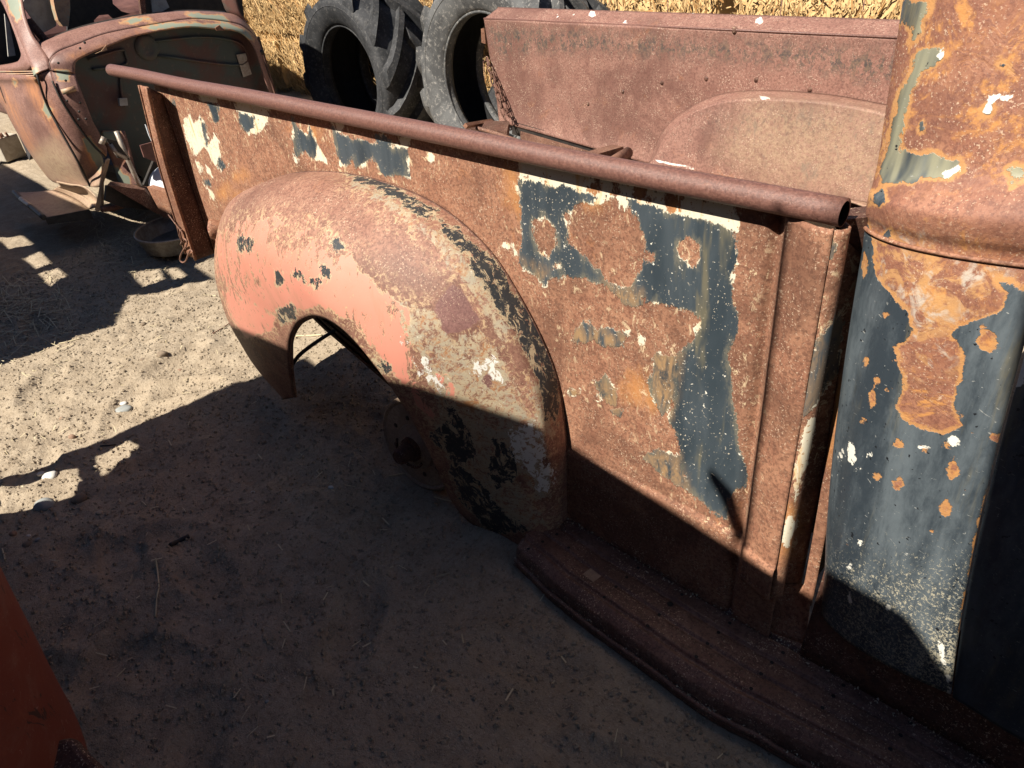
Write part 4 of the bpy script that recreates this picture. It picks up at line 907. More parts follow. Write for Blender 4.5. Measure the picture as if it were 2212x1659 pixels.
neg = np.full(len(V), -.12); mesh('floor_remnant', V, F, M_FAR, TR, attrs=dict(band=neg, dust=np.full(len(V),0.05), white=neg), solid=0.004)
# ------------------------------------------------------------------ stripped old car behind, its firewall open to us
OC = thing('old_car_shell', (-3.9, 0.6, 0.0), 'engineless old car shell with open dark firewall and dusty running board', 'car')
def loft(name, lp, rp, n, sub, mat, bulge=None, **k):
    a, b_ = crv(lp, n), crv(rp, n); t = np.linspace(0,1,sub)[None,:,None]
    G = a[:,None,:]*(1-t) + b_[:,None,:]*t
    if bulge is not None: G = G + np.sin(np.pi*t)*np.asarray(bulge)[None,None,:]
    V = G.reshape(-1,3); at = {q: field(V, p) for q, p in k.pop('paint', {}).items()}
    for q in ('orange','green','dust'): at.setdefault(q, np.full(len(V), -.12))
    return mesh(name, V, gridfaces(n, sub), mat, OC, attrs=at, solid=k.pop('solid', 0.006), **k)
og = [[(60,160),(82,165),(95,210),(120,240),(125,300),(100,260),(80,230),(60,200)], [(0,185),(20,200),(50,270),(90,340),(60,320),(20,240),(0,215)], [(150,125),(200,105),(300,75),(330,70),(240,105),(170,130)], [(175,325),(190,300),(215,340),(222,370),(200,372)]]
gr = [[(178,300),(194,297),(228,337),(226,352),(214,372),(200,345),(186,325)], [(70,150),(82,150),(82,180),(72,172)], [(30,170),(38,176),(36,186),(28,180)], [(300,62),(360,52),(490,52),(540,72),(548,90),(500,66),(400,60),(330,68)], [(258,48),(310,38),(330,42),(290,54),(262,54)], [(75,350),(95,375),(112,395),(100,388)], [(14,-5),(46,-5),(48,40),(40,52),(24,24)], [(120,150),(150,152),(150,176),(126,172)], [(95,215),(112,240),(108,262),(92,240)], [(205,325),(228,338),(226,356),(206,350)], [(400,30),(480,36),(500,52),(420,44)]]
dz = [[(60,340),(120,300),(150,330),(190,400),(110,395)], [(110,395),(190,400),(235,350),(220,460),(30,420)]]
pt = dict(orange=og, green=gr, dust=dz)
yb = [.11,.085,.095,.075,.07,.085,.11,.12]
dl = [PY(*p, y) for p, y in zip([(-90,150),(-90,166),(-45,180),(0,222),(33,280),(67,335),(100,380),(114,393)], yb)]
dr_ = [PY(*p, y) for p, y in zip([(72,150),(79,168),(84,185),(100,227),(133,290),(167,350),(187,390),(194,401)], [.10,.085,.09,.085,.085,.095,.115,.12])]
door = loft('door', dl, dr_, 60, 30, M_OLD, (0,-0.02,0), paint=pt)
b = B()
for dy_ in (152,157,162): b.tube([PY(-60,dy_+4,0.078),PY(10,dy_+3,0.080),PY(76,dy_+2,0.086)], 0.0028, 6)
b.out('moulding', M_OLD, door)
loft('door_frame', [PY(-70,150,.12),PY(20,140,.11),PY(47,126,.115),PY(43,90,.14),PY(22,30,.18),PY(4,-6,.21),PY(-30,-30,.23)], [PY(-70,156,.11),PY(40,154,.10),PY(71,144,.10),PY(62,118,.12),PY(43,66,.16),PY(22,14,.20),PY(2,-30,.23)], 50, 8, M_OLD, (0,-0.012,0), paint=pt)
loft('pillar', [PY(81,168,.088),PY(73,144,.10),PY(64,118,.12),PY(45,66,.16),PY(24,14,.20),PY(10,-25,.22)], [PX(110,148,-3.44),PX(106,128,-3.46),PX(88,99,-3.53),PX(70,72,-3.58),PX(55,30,-3.64),PX(47,-25,-3.70)], 50, 12, M_OLD, (-0.0,-0.03,0.0), paint=pt)
loft('cowl_side', [PY(80,166,.085),PY(85,185,.09),PY(101,227,.085),PY(134,290,.085),PY(168,350,.095),PY(188,390,.115),PY(195,401,.12)], [PX(110,150,-3.44),PX(115,173,-3.42),PX(133,217,-3.40),PX(167,270,-3.40),PX(200,313,-3.41),PX(222,345,-3.42),PX(214,404,-3.43)], 50, 14, M_OLD, (0,-0.012,0), paint=pt)
sill = [(82,95),(92,94),(150,70),(213,53),(300,37),(400,27),(493,31),(525,46),(548,72)]
grv = [(109,132),(126,113),(167,97),(233,73),(350,51),(420,42),(500,50),(533,64),(556,90)]
fwe = [(161,152),(166,134),(190,119),(240,98),(300,77),(400,60),(467,64),(512,69),(540,92)]
loft('cowl_top', [PX(*p, -3.58) for p in sill], [PX(*p, -3.44) for p in grv], 70, 12, M_OLD, (0.0,0,0.012), paint=pt)
grv2 = [(110,152),(108,134),(126,115),(167,99),(233,75),(350,53),(420,44),(500,52),(533,66),(558,92),(570,140),(585,190),(605,262)]
fw2 = [(162,158),(165,134),(190,119),(240,98),(300,77),(400,60),(467,64),(512,69),(534,84),(549,107),(564,150),(578,193),(597,262)]
loft('hood_flange', [PX(*p, -3.43) for p in grv2], [PX(*p, -3.38) for p in fw2], 110, 8, M_OLD, (0.01,0,0), paint=pt)
b = B(); b.tube(crv([PX(*p, -3.432)+np.array([0.006,0,0]) for p in grv2], 90), 0.0045, 6); b.out('hood_groove', M_DARK, OC)
loft('flange_side', [PX(111,152,-3.43),PX(115,173,-3.42),PX(133,217,-3.39),PX(167,270,-3.39),PX(200,313,-3.40),PX(229,340,-3.40)], [PX(162,156,-3.38),PX(166,172,-3.37),PX(177,200,-3.36),PX(200,260,-3.36),PX(213,284,-3.37),PX(231,320,-3.38)], 40, 10, M_OLD, (0.006,0,0), paint=pt)
b = B(); b.tube(crv([PX(113,175,-3.41),PX(133,217,-3.385),PX(167,270,-3.385),PX(200,313,-3.395),PX(229,341,-3.395)], 40), 0.0045, 6); b.out('hood_groove', M_DARK, OC)
b = B(); b.tube(crv([PY(46,72,.155),PY(66,120,.115),PY(81,166,.082),PY(102,227,.08),PY(135,290,.08),PY(169,350,.09),PY(189,390,.11),PY(194,402,.115)], 50), 0.005, 6); b.out('door_gap', M_DARK, OC)
b = B(); q = [(131,193),(164,185),(167,194),(135,202)]; b.tube([PX(134,199,-3.372),PX(163,191,-3.352)], 0.011, 10); b.out('pressed_rib', M_OLD, OC)
for p in [(126,136),(173,104),(142,174),(173,222),(171,241),(186,257),(145,218),(170,258),(183,92)]:
    b = B(); b.lathe(PX(*p, -3.352), (1,-0.5,0), [(0,0.002),(0.004,0.002),(0.0055,0)], 8); b.out('bolt_hole', M_DARK, OC)
fwp = [(150,160),(162,128),(190,114),(240,92),(300,70),(400,54),(470,58),(515,64),(548,98),(590,200),(612,270),(620,340),(560,420),(350,420),(245,330),(205,285)]
b = B(); b.prism([PX(*p, -3.47) for p in fwp], (-0.006,0,0)); fw = b.out('firewall', M_FIREWALL, OC, smooth=False)
for pts in ([(190,128),(260,108),(270,116),(270,140),(200,150)], [(330,90),(440,80),(520,95),(520,140),(340,120)], [(260,150),(262,200),(270,230)]):
    b = B(); b.tube(crv([PX(*p, -3.462) for p in pts], 20), 0.006, 6); b.out('pressing', M_FIREWALL, fw)
b = B(); b.lathe(PX(318,103,-3.465), (1,0,0), [(0,0.004),(0.03,0.004),(0.045,0.010),(0.055,0)], 20); b.out('round_pressing', M_FIREWALL, fw)
b = B(); b.hexa([PX(*p, -3.462) for p in [(510,118),(530,115),(543,160),(525,167)]], (0.004,0,0)); b.out('data_plate', M_STEEL, fw, smooth=False)
b = B(); b.hexa([PX(*p, -3.44) for p in [(254,212),(271,211),(273,227),(256,228)]], (0.02,0,0)); b.out('clip', M_HEADLINER, fw, smooth=False)
b = B(); b.hexa([PX(*p, -3.36) for p in [(218,110),(228,98),(231,108),(205,116)]], (0.004,0,0)); b.out('hood_bracket', M_OLD, fw, smooth=False)
b = B(); b.hexa([PX(*p, -3.38) for p in [(463,60),(472,54),(484,66),(466,66)]], (0.01,0,0.0)); b.out('hood_bracket', M_RUST, fw, smooth=False)
b = B(); b.tube([PX(557,112,-3.40),PX(568,113,-3.40)], 0.012, 8); b.out('hinge_pin', M_DARK, OC)
b = B(); b.tube([PX(424,27,-3.52),PX(424,32,-3.52)], 0.013, 8); b.out('wiper_post', M_PALE, OC)
# windscreen frame and what can be seen through it
loft('screen_frame', [PX(*p,-3.60) for p in [(82,94),(92,92),(150,68),(213,51),(300,35),(400,25),(490,28)]], [PX(*p,-3.62) for p in [(86,88),(96,86),(152,63),(214,46),(300,31),(400,21),(485,24)]], 40, 4, M_DARK)
b = B(); b.hexa([PX(*p,-3.62) for p in [(298,-30),(311,-30),(316,32),(306,34)]], (-0.02,0,0)); b.out('screen_post', M_RUST_DK, OC, smooth=False)
loft('pillar', [PX(*p,-3.60) for p in [(470,-30),(482,10),(494,30),(527,47)]], [PX(*p,-3.52) for p in [(505,-30),(517,20),(524,36),(532,50)]], 20, 6, M_FIREWALL, (0.02,0,0))
b = B(); b.prism([PX(*p,-4.05) for p in [(48,10),(60,-20),(116,-20),(122,56),(96,70),(84,62)]], (-0.01,0,0)); b.out('headliner', M_HEADLINER, OC, smooth=False)
b = B(); b.prism([PX(*p,-3.95) for p in [(112,-20),(150,-20),(152,20),(150,40),(148,57),(136,57),(126,44),(119,20)]], (-0.05,0,0)); b.out('pillar', M_OLD, OC, smooth=False)
b = B(); b.prism([PX(*p,-4.2) for p in [(150,-20),(228,-20),(240,0),(262,20),(275,35),(300,30),(300,60),(150,70)][:0] + [(146,-20),(240,-20),(244,8),(262,24),(282,30),(246,40),(236,31),(214,33),(203,44),(206,62),(146,75)]], (-0.02,0,0)); b.out('interior_shade', M_DARK, OC, smooth=False)  # dark sheets stand in for the shade inside the car
b = B(); b.prism([PX(*p,-4.1) for p in [(312,-30),(520,-30),(530,60),(312,50)]], (-0.02,0,0)); b.out('interior_shade', M_DARK, OC, smooth=False)
b = B(); b.prism([PX(*p,-3.9) for p in [(326,-10),(354,-10),(366,16),(350,25),(330,29)]], (-0.01,0,0)); b.out('seat_panel', M_HEADLINER, OC, smooth=False)
b = B(); b.prism([PX(*p,-4.15) for p in [(-60,-20),(44,-20),(58,40),(92,110),(250,70),(250,140),(-60,180)]], (-0.02,0,0)); b.out('inner_shade', M_DARK, OC, smooth=False)  # dark sheet for the shaded interior behind the door window
b = B(); b.hexa([PX(*p,-4.0) for p in [(10,30),(20,50),(34,120),(18,122)]], (-0.01,0,0)); b.out('headliner', M_HEADLINER, OC, smooth=False)
b = B(); b.tube([PX(62,45,-3.85),PX(95,85,-3.8),PX(112,98,-3.8)], 0.02, 6); b.out('steering_column', M_RUST_DK, OC)
# roof and far side, out of the picture but there
b = B(); b.hexa([(-4.7,0.30,1.30),(-3.72,0.28,1.26),(-3.72,1.12,1.26),(-4.7,1.15,1.30)], (0,0,0.01)); b.out('roof', M_OLD, OC, smooth=False, attrs=dict(orange=np.full(8,-.12),green=np.full(8,-.12),dust=np.full(8,-.12)))
b = B(); b.hexa([(-5.2,1.22,0.2),(-3.55,1.20,0.2),(-3.55,1.18,0.72),(-5.2,1.20,0.78)], (0,0.01,0)); b.out('far_side', M_RUST_DK, OC, smooth=False)
b = B(); b.box((-5.2,0.30,0.24),(-3.5,1.18,0.28)); b.out('floor', M_DARK, OC, smooth=False)
# running board with curved apron
e = lambda L_: [(x*0.21875, 259.2+y*0.21875) for x, y in L_]
zr = 0.145
o1 = [PZ(*p, zr) for p in e([(150,715),(240,805),(340,880),(440,965)])]
i1 = [PZ(*p, zr) for p in e([(520,690),(640,730),(780,800),(880,880)])]
board = loft('running_board', o1, i1, 24, 10, M_OLD, (0,0,-0.004), paint=dict(dust=[[(20,410),(220,400),(220,470),(20,480)]], orange=[], green=[]), solid=0.01)
i2 = [PZ(*p, z) for p, z in zip(e([(555,612),(690,640),(840,668),(985,800)]), (.26,.26,.25,.20))]
midp = [PZ(*p, zr+0.03) for p in e([(560,665),(690,705),(830,760),(940,860)])]
loft('apron', i1, midp, 24, 6, M_OLD, paint=dict(dust=[[(90,380),(260,380),(260,480),(90,480)]], orange=[], green=[]))
loft('apron', midp, i2, 24, 8, M_OLD, (0,0.012,-0.012), paint=dict(dust=[[(90,380),(260,380),(260,480),(90,480)]], orange=[], green=[]))
b = B(); b.tube(crv([p+np.array([0,-0.003,0.002]) for p in o1], 20), 0.013, 10); b.out('edge_trim', M_BLACKTRIM, board)
b = B(); b.tube(crv([p+np.array([0,-0.003,0.004]) for p in crv(o1,20)[5:12]], 10), 0.0135, 10); b.out('edge_trim', M_STEEL, board)
b = B(); b.hexa([o1[-1]+np.array([0,0,0.0]), i1[-1], i1[-1]+np.array([0,0,-0.05]), o1[-1]+np.array([0,0,-0.035])], (0.004,0,0)); b.out('end_cap', M_BLACKTRIM, board, smooth=False)
b = B(); b.prism([PX(*p,-3.36) for p in e([(1040,395),(1062,405),(1000,640),(1000,890),(960,905),(935,890),(975,700),(1000,560)])], (-0.02,0.02,0)); b.out('splash_shield', M_OLD, OC, smooth=False, attrs=dict(orange=np.full(16,-.12),green=np.full(16,-.12),dust=np.full(16,.1)))
loft('kick_panel', [PX(*p,-3.42) for p in e([(990,105),(1060,300),(1120,450),(1170,630)])], [PX(*p,-3.36) for p in e([(1230,110),(1300,350),(1340,500),(1400,680)])], 24, 10, M_OLD, paint=dict(green=[e([(1100,430),(1290,560),(1290,690),(1150,640)]), e([(980,110),(1180,100),(1200,220),(1010,230)])], orange=[e([(1080,300),(1200,280),(1260,400),(1150,420)])], dust=[]))
b = B(); b.tube([PX(*p,-3.28) for p in e([(1148,112),(1240,340),(1320,520),(1385,655)])], 0.011, 8); b.out('column_rod', M_STEEL, OC)
b = B(); b.hexa([PX(*p,-3.27) for p in e([(1040,180),(1130,200),(1270,390),(1150,370)])], (0.02,0,0)); b.out('steering_bracket', M_DARK, OC, smooth=False)
b = B(); b.tube([PX(*p,-3.25) for p in e([(1030,170),(1000,240)])], 0.012, 8); b.tube([PX(*p,-3.25) for p in e([(1090,240),(1150,330),(1250,380)])], 0.009, 8); b.out('clamp', M_STEEL, OC)
b = B(); b.hexa([PX(*p,-3.25) for p in e([(1060,640),(1420,690),(1700,960),(1550,925)])], (-0.04,0.03,0)); b.out('frame_rail', M_RUST_FRAME, OC, smooth=False)
b = B(); b.hexa([PX(*p,x_) for p,x_ in zip(e([(1450,660),(1640,715),(1740,985),(1610,960)]),(-3.24,-3.02,-3.02,-3.16))], (0.0,0.03,0)); b.out('frame_horn', M_RUST, OC, smooth=False)
b = B(); b.tube(crv([PX(*p,-3.13) for p in e([(1600,790),(1640,770),(1680,800)])], 8), 0.009, 6); b.out('hook', M_STEEL, OC)
b = B(); b.hexa([PX(*p,-3.2) for p in e([(1385,252),(1510,218),(1545,420),(1425,370)])], (-0.01,0,0)); b.out('slotted_plate', M_SHADE_BODY, OC, smooth=False)
b = B(); b.prism([PX(*p,-3.3) for p in e([(1050,650),(1420,640),(1560,300),(1700,300),(1740,900),(1560,900),(1200,860),(1040,800)])], (-0.02,0,0)); b.out('under_shade_sheet', M_DARK, OC, smooth=False)  # dark sheet standing in for the shade under the car
b = B(); b.tube(crv([PX(*p,-3.35) for p in e([(1000,880),(1120,870),(1280,820),(1400,790)])],14), 0.014, 8); b.out('exhaust_pipe', M_RUST_FRAME, OC)
# white enamel basin leaning on the frame
wc = PX(*e([(1650,668)])[0], -3.20); axw = np.array([0.55,-0.75,0.35])
b = B(); b.lathe(wc, axw, [(0.0,0.016),(0.05,0.015),(0.08,0.010),(0.094,0.002),(0.098,-0.004),(0.094,-0.008)], 36)
basin = b.out('enamel_basin', M_ENAMEL, None, origin=wc); tag(basin, 'white enamel basin leaning behind the rusty tail post', 'basin')
b = B(); b.prism([PX(*p,-3.12) for p in e([(1434,42),(1452,60),(1495,170),(1500,215),(1470,150)])], (-0.006,0,0)); o = b.out('white_sheet_scrap', M_ENAMEL, None, smooth=False, origin=PX(*e([(1470,150)])[0],-3.12)); tag(o, 'sliver of white sheet standing just left of the tail post', 'metal scrap')
# galvanised tub
pc = PZ(*e([(1560,1000)])[0], 0.115); pc = np.array([pc[0]+0.05, pc[1]+0.06, 0.0])
b = B(); b.lathe(pc, (0,0,1), [(0.0,0.012),(0.165,0.012),(0.185,0.080),(0.190,0.084),(0.195,0.080),(0.190,0.072),(0.172,0.004),(0.0,0.002)], 48)
tub = b.out('metal_tub', M_GALV, None, origin=pc, sharp=40); tag(tub, 'round galvanised tub on the sand under the old car', 'tub')
b = B(); b.tube([pc+np.array([0.19*math.cos(a),0.19*math.sin(a),0.081]) for a in np.linspace(0,2*math.pi,49)[:-1]], 0.005, 8, closed=True); b.out('rim', M_STEEL, tub)

# another body in the shade behind, and the block under it
b = B()
prof = [(-7.2,0.16),(-7.2,0.80),(-6.6,1.0),(-5.6,1.0),(-5.05,0.82),(-5.0,0.50),(-5.15,0.20)]
b.prism([(x,0.45,z) for x,z in prof], (0,1.3,0)); wr = b.out('wrecked_car_body', M_SHADE_BODY, None, origin=(-6,1.0,0), smooth=False); tag(wr, 'shaded maroon car body at the far left behind the old car door', 'car')
mod = wr.modifiers.new('round','BEVEL'); mod.width = 0.09; mod.segments = 4
bc = PZ(*e([(165,400)])[0], 0.0)
q = [PZ(*p, 0.0) for p in e([(70,420),(270,350)])]
d_ = q[1]-q[0]; wv = np.array([d_[1],-d_[0],0]); wv = -wv/np.linalg.norm(wv)*0.18
b = B(); b.hexa([q[0],q[1],q[1]+wv,q[0]+wv], (0,0,0.155)); blk = b.out('support_block', M_PALE, None, smooth=False, origin=q[0]); tag(blk, 'pale block on the sand at the left edge, with rusty bolts on top', 'block')
mod = blk.modifiers.new('round','BEVEL'); mod.width = 0.008; mod.segments = 2
b = B()
for k in range(5):
    p = q[0]*(1-k/7)+q[1]*(k/7)+np.array([0,0,0.155]); b.lathe(p+wv*0.1*(k%2), (0.2*k-0.4,-0.3,1), [(0,0.03),(0.008,0.028),(0.008,0),], 8)
b.out('bolts', M_RUST, blk)
b = B(); b.hexa([PZ(*p, 0.12) for p in e([(180,140),(225,130),(330,380),(290,400)])], (0.0,0.02,0.03)); o = b.out('shaded_strut', M_DARK, None, smooth=False, origin=PZ(*e([(240,260)])[0],0.12)); tag(o, 'dark metal strut standing between pale block and old car door', 'strut')

# ------------------------------------------------------------------ tractor tyres
def tyre(c, ax, R, ri, w_, mat, matl, lugs, ph, label):
    ax = np.asarray(ax, float); ax /= np.linalg.norm(ax); c = np.asarray(c, float)
    t = thing('tractor_tyre', tuple(c), label, 'tyre', 'big tractor tyres standing by the straw')
    h = w_/2
    prof = [(ri,h*0.62),(ri*1.02,h*0.78),(ri*1.10,h*0.90),(ri+(R-ri)*0.40,h*1.04),(ri+(R-ri)*0.62,h*1.05),(R*0.86,h*0.95),(R*0.895,h*0.6),(R*0.905,0),
            (R*0.895,-h*0.6),(R*0.86,-h*0.95),(ri+(R-ri)*0.62,-h*1.05),(ri+(R-ri)*0.4,-h*1.04),(ri*1.10,-h*0.9),(ri*1.02,-h*0.78),(ri,-h*0.62),(ri*1.02,-h*0.5),(R*0.80,-h*0.75),(R*0.84,0),(R*0.80,h*0.75),(ri*1.02,h*0.5)]
    b = B(); b.lathe((0,0,0)+c, ax, prof, 72, closed=True); b.out('casing', mat, t)
    b = B(); b.lathe(c, ax, [(ri*1.03,h*0.48),(R*0.798,h*0.74),(R*0.835,0),(R*0.798,-h*0.74),(ri*1.03,-h*0.48)], 48); b.out('inner_liner', M_INNER, t)
    u = np.cross(ax,[0,0,1.]); u/=np.linalg.norm(u); v = np.cross(ax,u)
    b = B(); b.tube([c+ax*h*0.80+ri*1.03*(math.cos(a)*u+math.sin(a)*v) for a in np.linspace(0,2*math.pi,61)[:-1]], 0.007, 8, closed=True); b.out('bead', mat, t)
    b = B(); b.tube([c+ax*(h*1.035)+(ri+(R-ri)*0.50)*(math.cos(a)*u+math.sin(a)*v) for a in np.linspace(0,2*math.pi,61)[:-1]], 0.004, 6, closed=True); b.out('rib', mat, t)
    n = lugs; first = {}
    for side_ in (1,-1):
        for k in range(n):
            a0 = 2*math.pi*(k + (0 if side_ > 0 else 0.5))/n + ph
            # swept bar from shoulder to past the middle
            st = np.linspace(0,1,7); V = []; wd = 0.44*2*math.pi/n
            for s_ in st:
                y = side_*h*(1.02 - 1.10*s_); ac = a0 + s_*0.62*2*math.pi/n*2.1
                rr = R*(1.0 - 0.015*(abs(y)/h)**2 - 0.055*(abs(y)/h)**6) ; rb_ = R*0.86
                ww = wd*(0.62+0.0*s_) if s_ > 0.1 else wd*0.85
                for (da, r_) in ((-ww*0.62, rb_), (-ww*0.40, rr), (ww*0.40, rr), (ww*0.62, rb_)):
                    V.append(c + ax*y + r_*(math.cos(ac+da)*u + math.sin(ac+da)*v))
            # shoulder drop at the outer end
            V0 = []
            for (da, r_) in ((-wd*0.55, R*0.80), (-wd*0.42, R*0.86), (wd*0.42, R*0.86), (wd*0.55, R*0.80)):
                V0.append(c + ax*side_*h*1.04 + r_*(math.cos(a0+da)*u + math.sin(a0+da)*v))
            V = V0 + V; m = 8; F = []
            for i in range(m-1):
                for q_ in range(3): F.append((i*4+q_, i*4+q_+1, (i+1)*4+q_+1, (i+1)*4+q_))
            F.append((3,2,1,0)); F.append(tuple((m-1)*4+q_ for q_ in range(4)))
            if side_ < 0: F = [f[::-1] for f in F]
            o = mesh('lug', V, F, matl, t, sharp=35)
    return t
T1c = PY(768,178,1.90); ax1 = np.array([-0.30,-0.95,0.04])
tyre(PY(757,172,1.78)+np.array([0.01,0.16,0.0]), (-0.03,-0.99,0.05), 0.515, 0.280, 0.42, M_RUBBER, M_RUBBER, 12, 0.1, 'dark tractor tyre with deep lugs, left of the grey one')
tyre(PY(1040,182,1.62)+np.array([0.01,0.15,0.0]), (-0.03,-0.99,0.06), 0.525, 0.288, 0.32, M_RUBBER2, M_RUBBER2, 14, 0.25, 'pale grey worn tractor tyre beside the far bed side')

tyre(PY(870,150,1.9)+np.array([0.25,0.42,-0.02]), (-0.03,-0.99,0.10), 0.47, 0.20, 0.24, M_RUBBER, M_RUBBER, 14, 0.4, 'dark tyre added behind the two standing tractor tyres to blacken their holes')  # tyres added behind so the holes of the standing ones look black
tyre(PY(1085,170,1.9)+np.array([0.05,0.38,-0.06]), (-0.03,-0.99,0.10), 0.43, 0.16, 0.24, M_RUBBER, M_RUBBER, 14, 0.3, 'dark tyre added behind the grey tractor tyre to blacken its hole')
tyre(PY(700,150,1.9)+np.array([0.02,0.42,-0.06]), (-0.03,-0.99,0.10), 0.43, 0.16, 0.24, M_RUBBER, M_RUBBER, 14, 0.2, 'dark tyre added behind the dark tractor tyre to blacken its hole')
# ------------------------------------------------------------------ straw bales stacked behind
BL, BH, BD_ = 0.86, 0.40, 0.46
bales = []
names = {0:'bottom', 1:'middle', 2:'top'}
r2 = np.random.default_rng(3)
for lay in range(4):
    for k in range(12):
        x0 = -8.2 + k*(BL+0.035) + (0.4 if lay % 2 else 0.0); y0 = 2.36 + 0.02*lay + r2.uniform(-0.03,0.03); z0 = lay*(BH+0.014)
        cpt = np.array([[x0+BL*i_, y0, z0+BH*j_] for i_ in (0,0.5,1) for j_ in (0,0.5,1)])
        uv, dep = proj(cpt)
        vis = ((uv[:,0]>-60)&(uv[:,0]<2270)&(uv[:,1]>-60)&(uv[:,1]<420)).any()
        if not vis: continue
        seen = ((uv[:,0]>490)&(uv[:,0]<940)) .any()
        nx, nz = 14, 8
        # body: rough block, front and top displaced
        b = B(); b.box((x0+0.035,y0+0.045,z0+0.02),(x0+BL-0.035,y0+BD_,z0+BH-0.02))
        t = thing('straw_bale', (x0+BL/2, y0+BD_/2, z0), '', 'straw bale', 'straw bales stacked as a wall behind the tyres')
        b.out('core', M_STRAW, t, smooth=False)
        n = 2600 if seen else 1500
        fx = r2.uniform(0,1,n); fz = r2.uniform(0,1,n); topf = r2.uniform(0,1,n) < 0.22
        rd = 0.05*(1-np.minimum(1,np.minimum(np.minimum(fx,1-fx)*BL, np.minimum(fz,1-fz)*BH)/0.06))
        px_ = x0 + fx*BL; pz_ = np.where(topf, z0+BH-rd*0.5, z0 + fz*BH); py_ = np.where(topf, y0+fz*BD_*0.9, y0 + rd + r2.uniform(-0.012,0.035,n) + 0.02*vnoise(px_*9, pz_*9, lay))
        ln = r2.uniform(0.02,0.07,n) + 0.09*(r2.uniform(0,1,n)>0.93); ang = r2.normal(1.45,0.55,n); outw = r2.normal(0.12,0.30,n)
        dx = np.cos(ang)*ln; dzz = np.sin(ang)*ln; dy_ = -np.abs(outw)*ln
        wd = r2.uniform(0.0018,0.0042,n)
        V = np.zeros((n,4,3)); P0 = np.stack([px_-dx/2,py_,pz_-dzz/2],1); P1 = np.stack([px_+dx/2,py_+dy_,pz_+dzz/2],1)
        pr = np.stack([np.sin(ang),r2.normal(0,0.4,n),-np.cos(ang)],1); pr /= np.linalg.norm(pr,axis=1)[:,None]; pr *= wd[:,None]
        V[:,0]=P0-pr; V[:,1]=P0+pr; V[:,2]=P1+pr; V[:,3]=P1-pr
        o = mesh('straws', V.reshape(-1,3), np.arange(4*n).reshape(n,4), M_STRAW, t, smooth=False); o['kind'] = 'stuff'
        for fx_ in (0.3,0.7):
            b = B(); b.tube([(x0+BL*fx_, y0-0.006, z0+0.01),(x0+BL*fx_+0.004, y0-0.014, z0+BH*0.5),(x0+BL*fx_, y0-0.006, z0+BH-0.01),(x0+BL*fx_, y0+BD_*0.5, z0+BH)], 0.002, 5)
            b.out('twine', M_SHADE_BODY, t)
        bales.append((uv[:,0].mean(), lay, t))
for lay in range(4):
    row = sorted([q for q in bales if q[1] == lay], key=lambda q: q[0])
    cnt = {}
    for uc, l_, t in row:
        where = 'left of the dark tyre' if uc < 700 else 'behind the dark tyre' if uc < 960 else 'behind the grey tyre' if uc < 1250 else 'behind the far bed side'
        cnt.setdefault(where, []).append(t)
    for where, L_ in cnt.items():
        for i_, t in enumerate(L_):
            order = '' if len(L_) == 1 else ['leftmost ','second ','third ','fourth ','fifth ','sixth '][i_]
            t['label'] = '%sgolden straw bale in the %s layer, %s' % (order, ['lowest','second','third','fourth'][lay], where)

# ------------------------------------------------------------------ stones, straws and bits on the sand
def stone(px, py, wpx, hpx, mat, label, flat=0.6, rot=0.0):
    p = PZ(px, py, 0.0); z0 = gz(p[0], p[1]); p = PZ(px, py, z0)
    dep = np.linalg.norm(p-CAM); rx = 0.85*wpx*dep/F_PX; rz = 0.8*hpx*dep/F_PX
    bm = bmesh.new(); bmesh.ops.create_icosphere(bm, subdivisions=3, radius=1.0)
    V = np.array([v.co[:] for v in bm.verts]); F = [[v.index for v in f.verts] for f in bm.faces]; bm.free()
    s_ = 1 + 0.14*fbm(V[:,0]*1.2+px, V[:,1]*1.2+py, V[:,2]*1.2, 2)
    V = V*s_[:,None]*np.array([rx, rx*0.8, rz])
    # lie along the picture's horizontal
    d = RM @ np.array([1,0,0.]); a = math.atan2(d[1], d[0])+rot; ca, sa = math.cos(a), math.sin(a)
    V = np.stack([V[:,0]*ca-V[:,1]*sa, V[:,0]*sa+V[:,1]*ca, V[:,2]],1) + p + np.array([0,0,rz*0.05])
    o = mesh('stone', V, F, mat, None, origin=p); tag(o, label, 'stone', 'stones scattered on the sand'); return o
g, tn, wt, br, cl = M_STONES
def G(x, y): return (x*0.3334, 570.3+y*0.3334)
def H(x, y): return (x*0.375, 1036.9+y*0.375)
def J(x, y): return (518.4+x*0.3124, 656.7+y*0.3124)
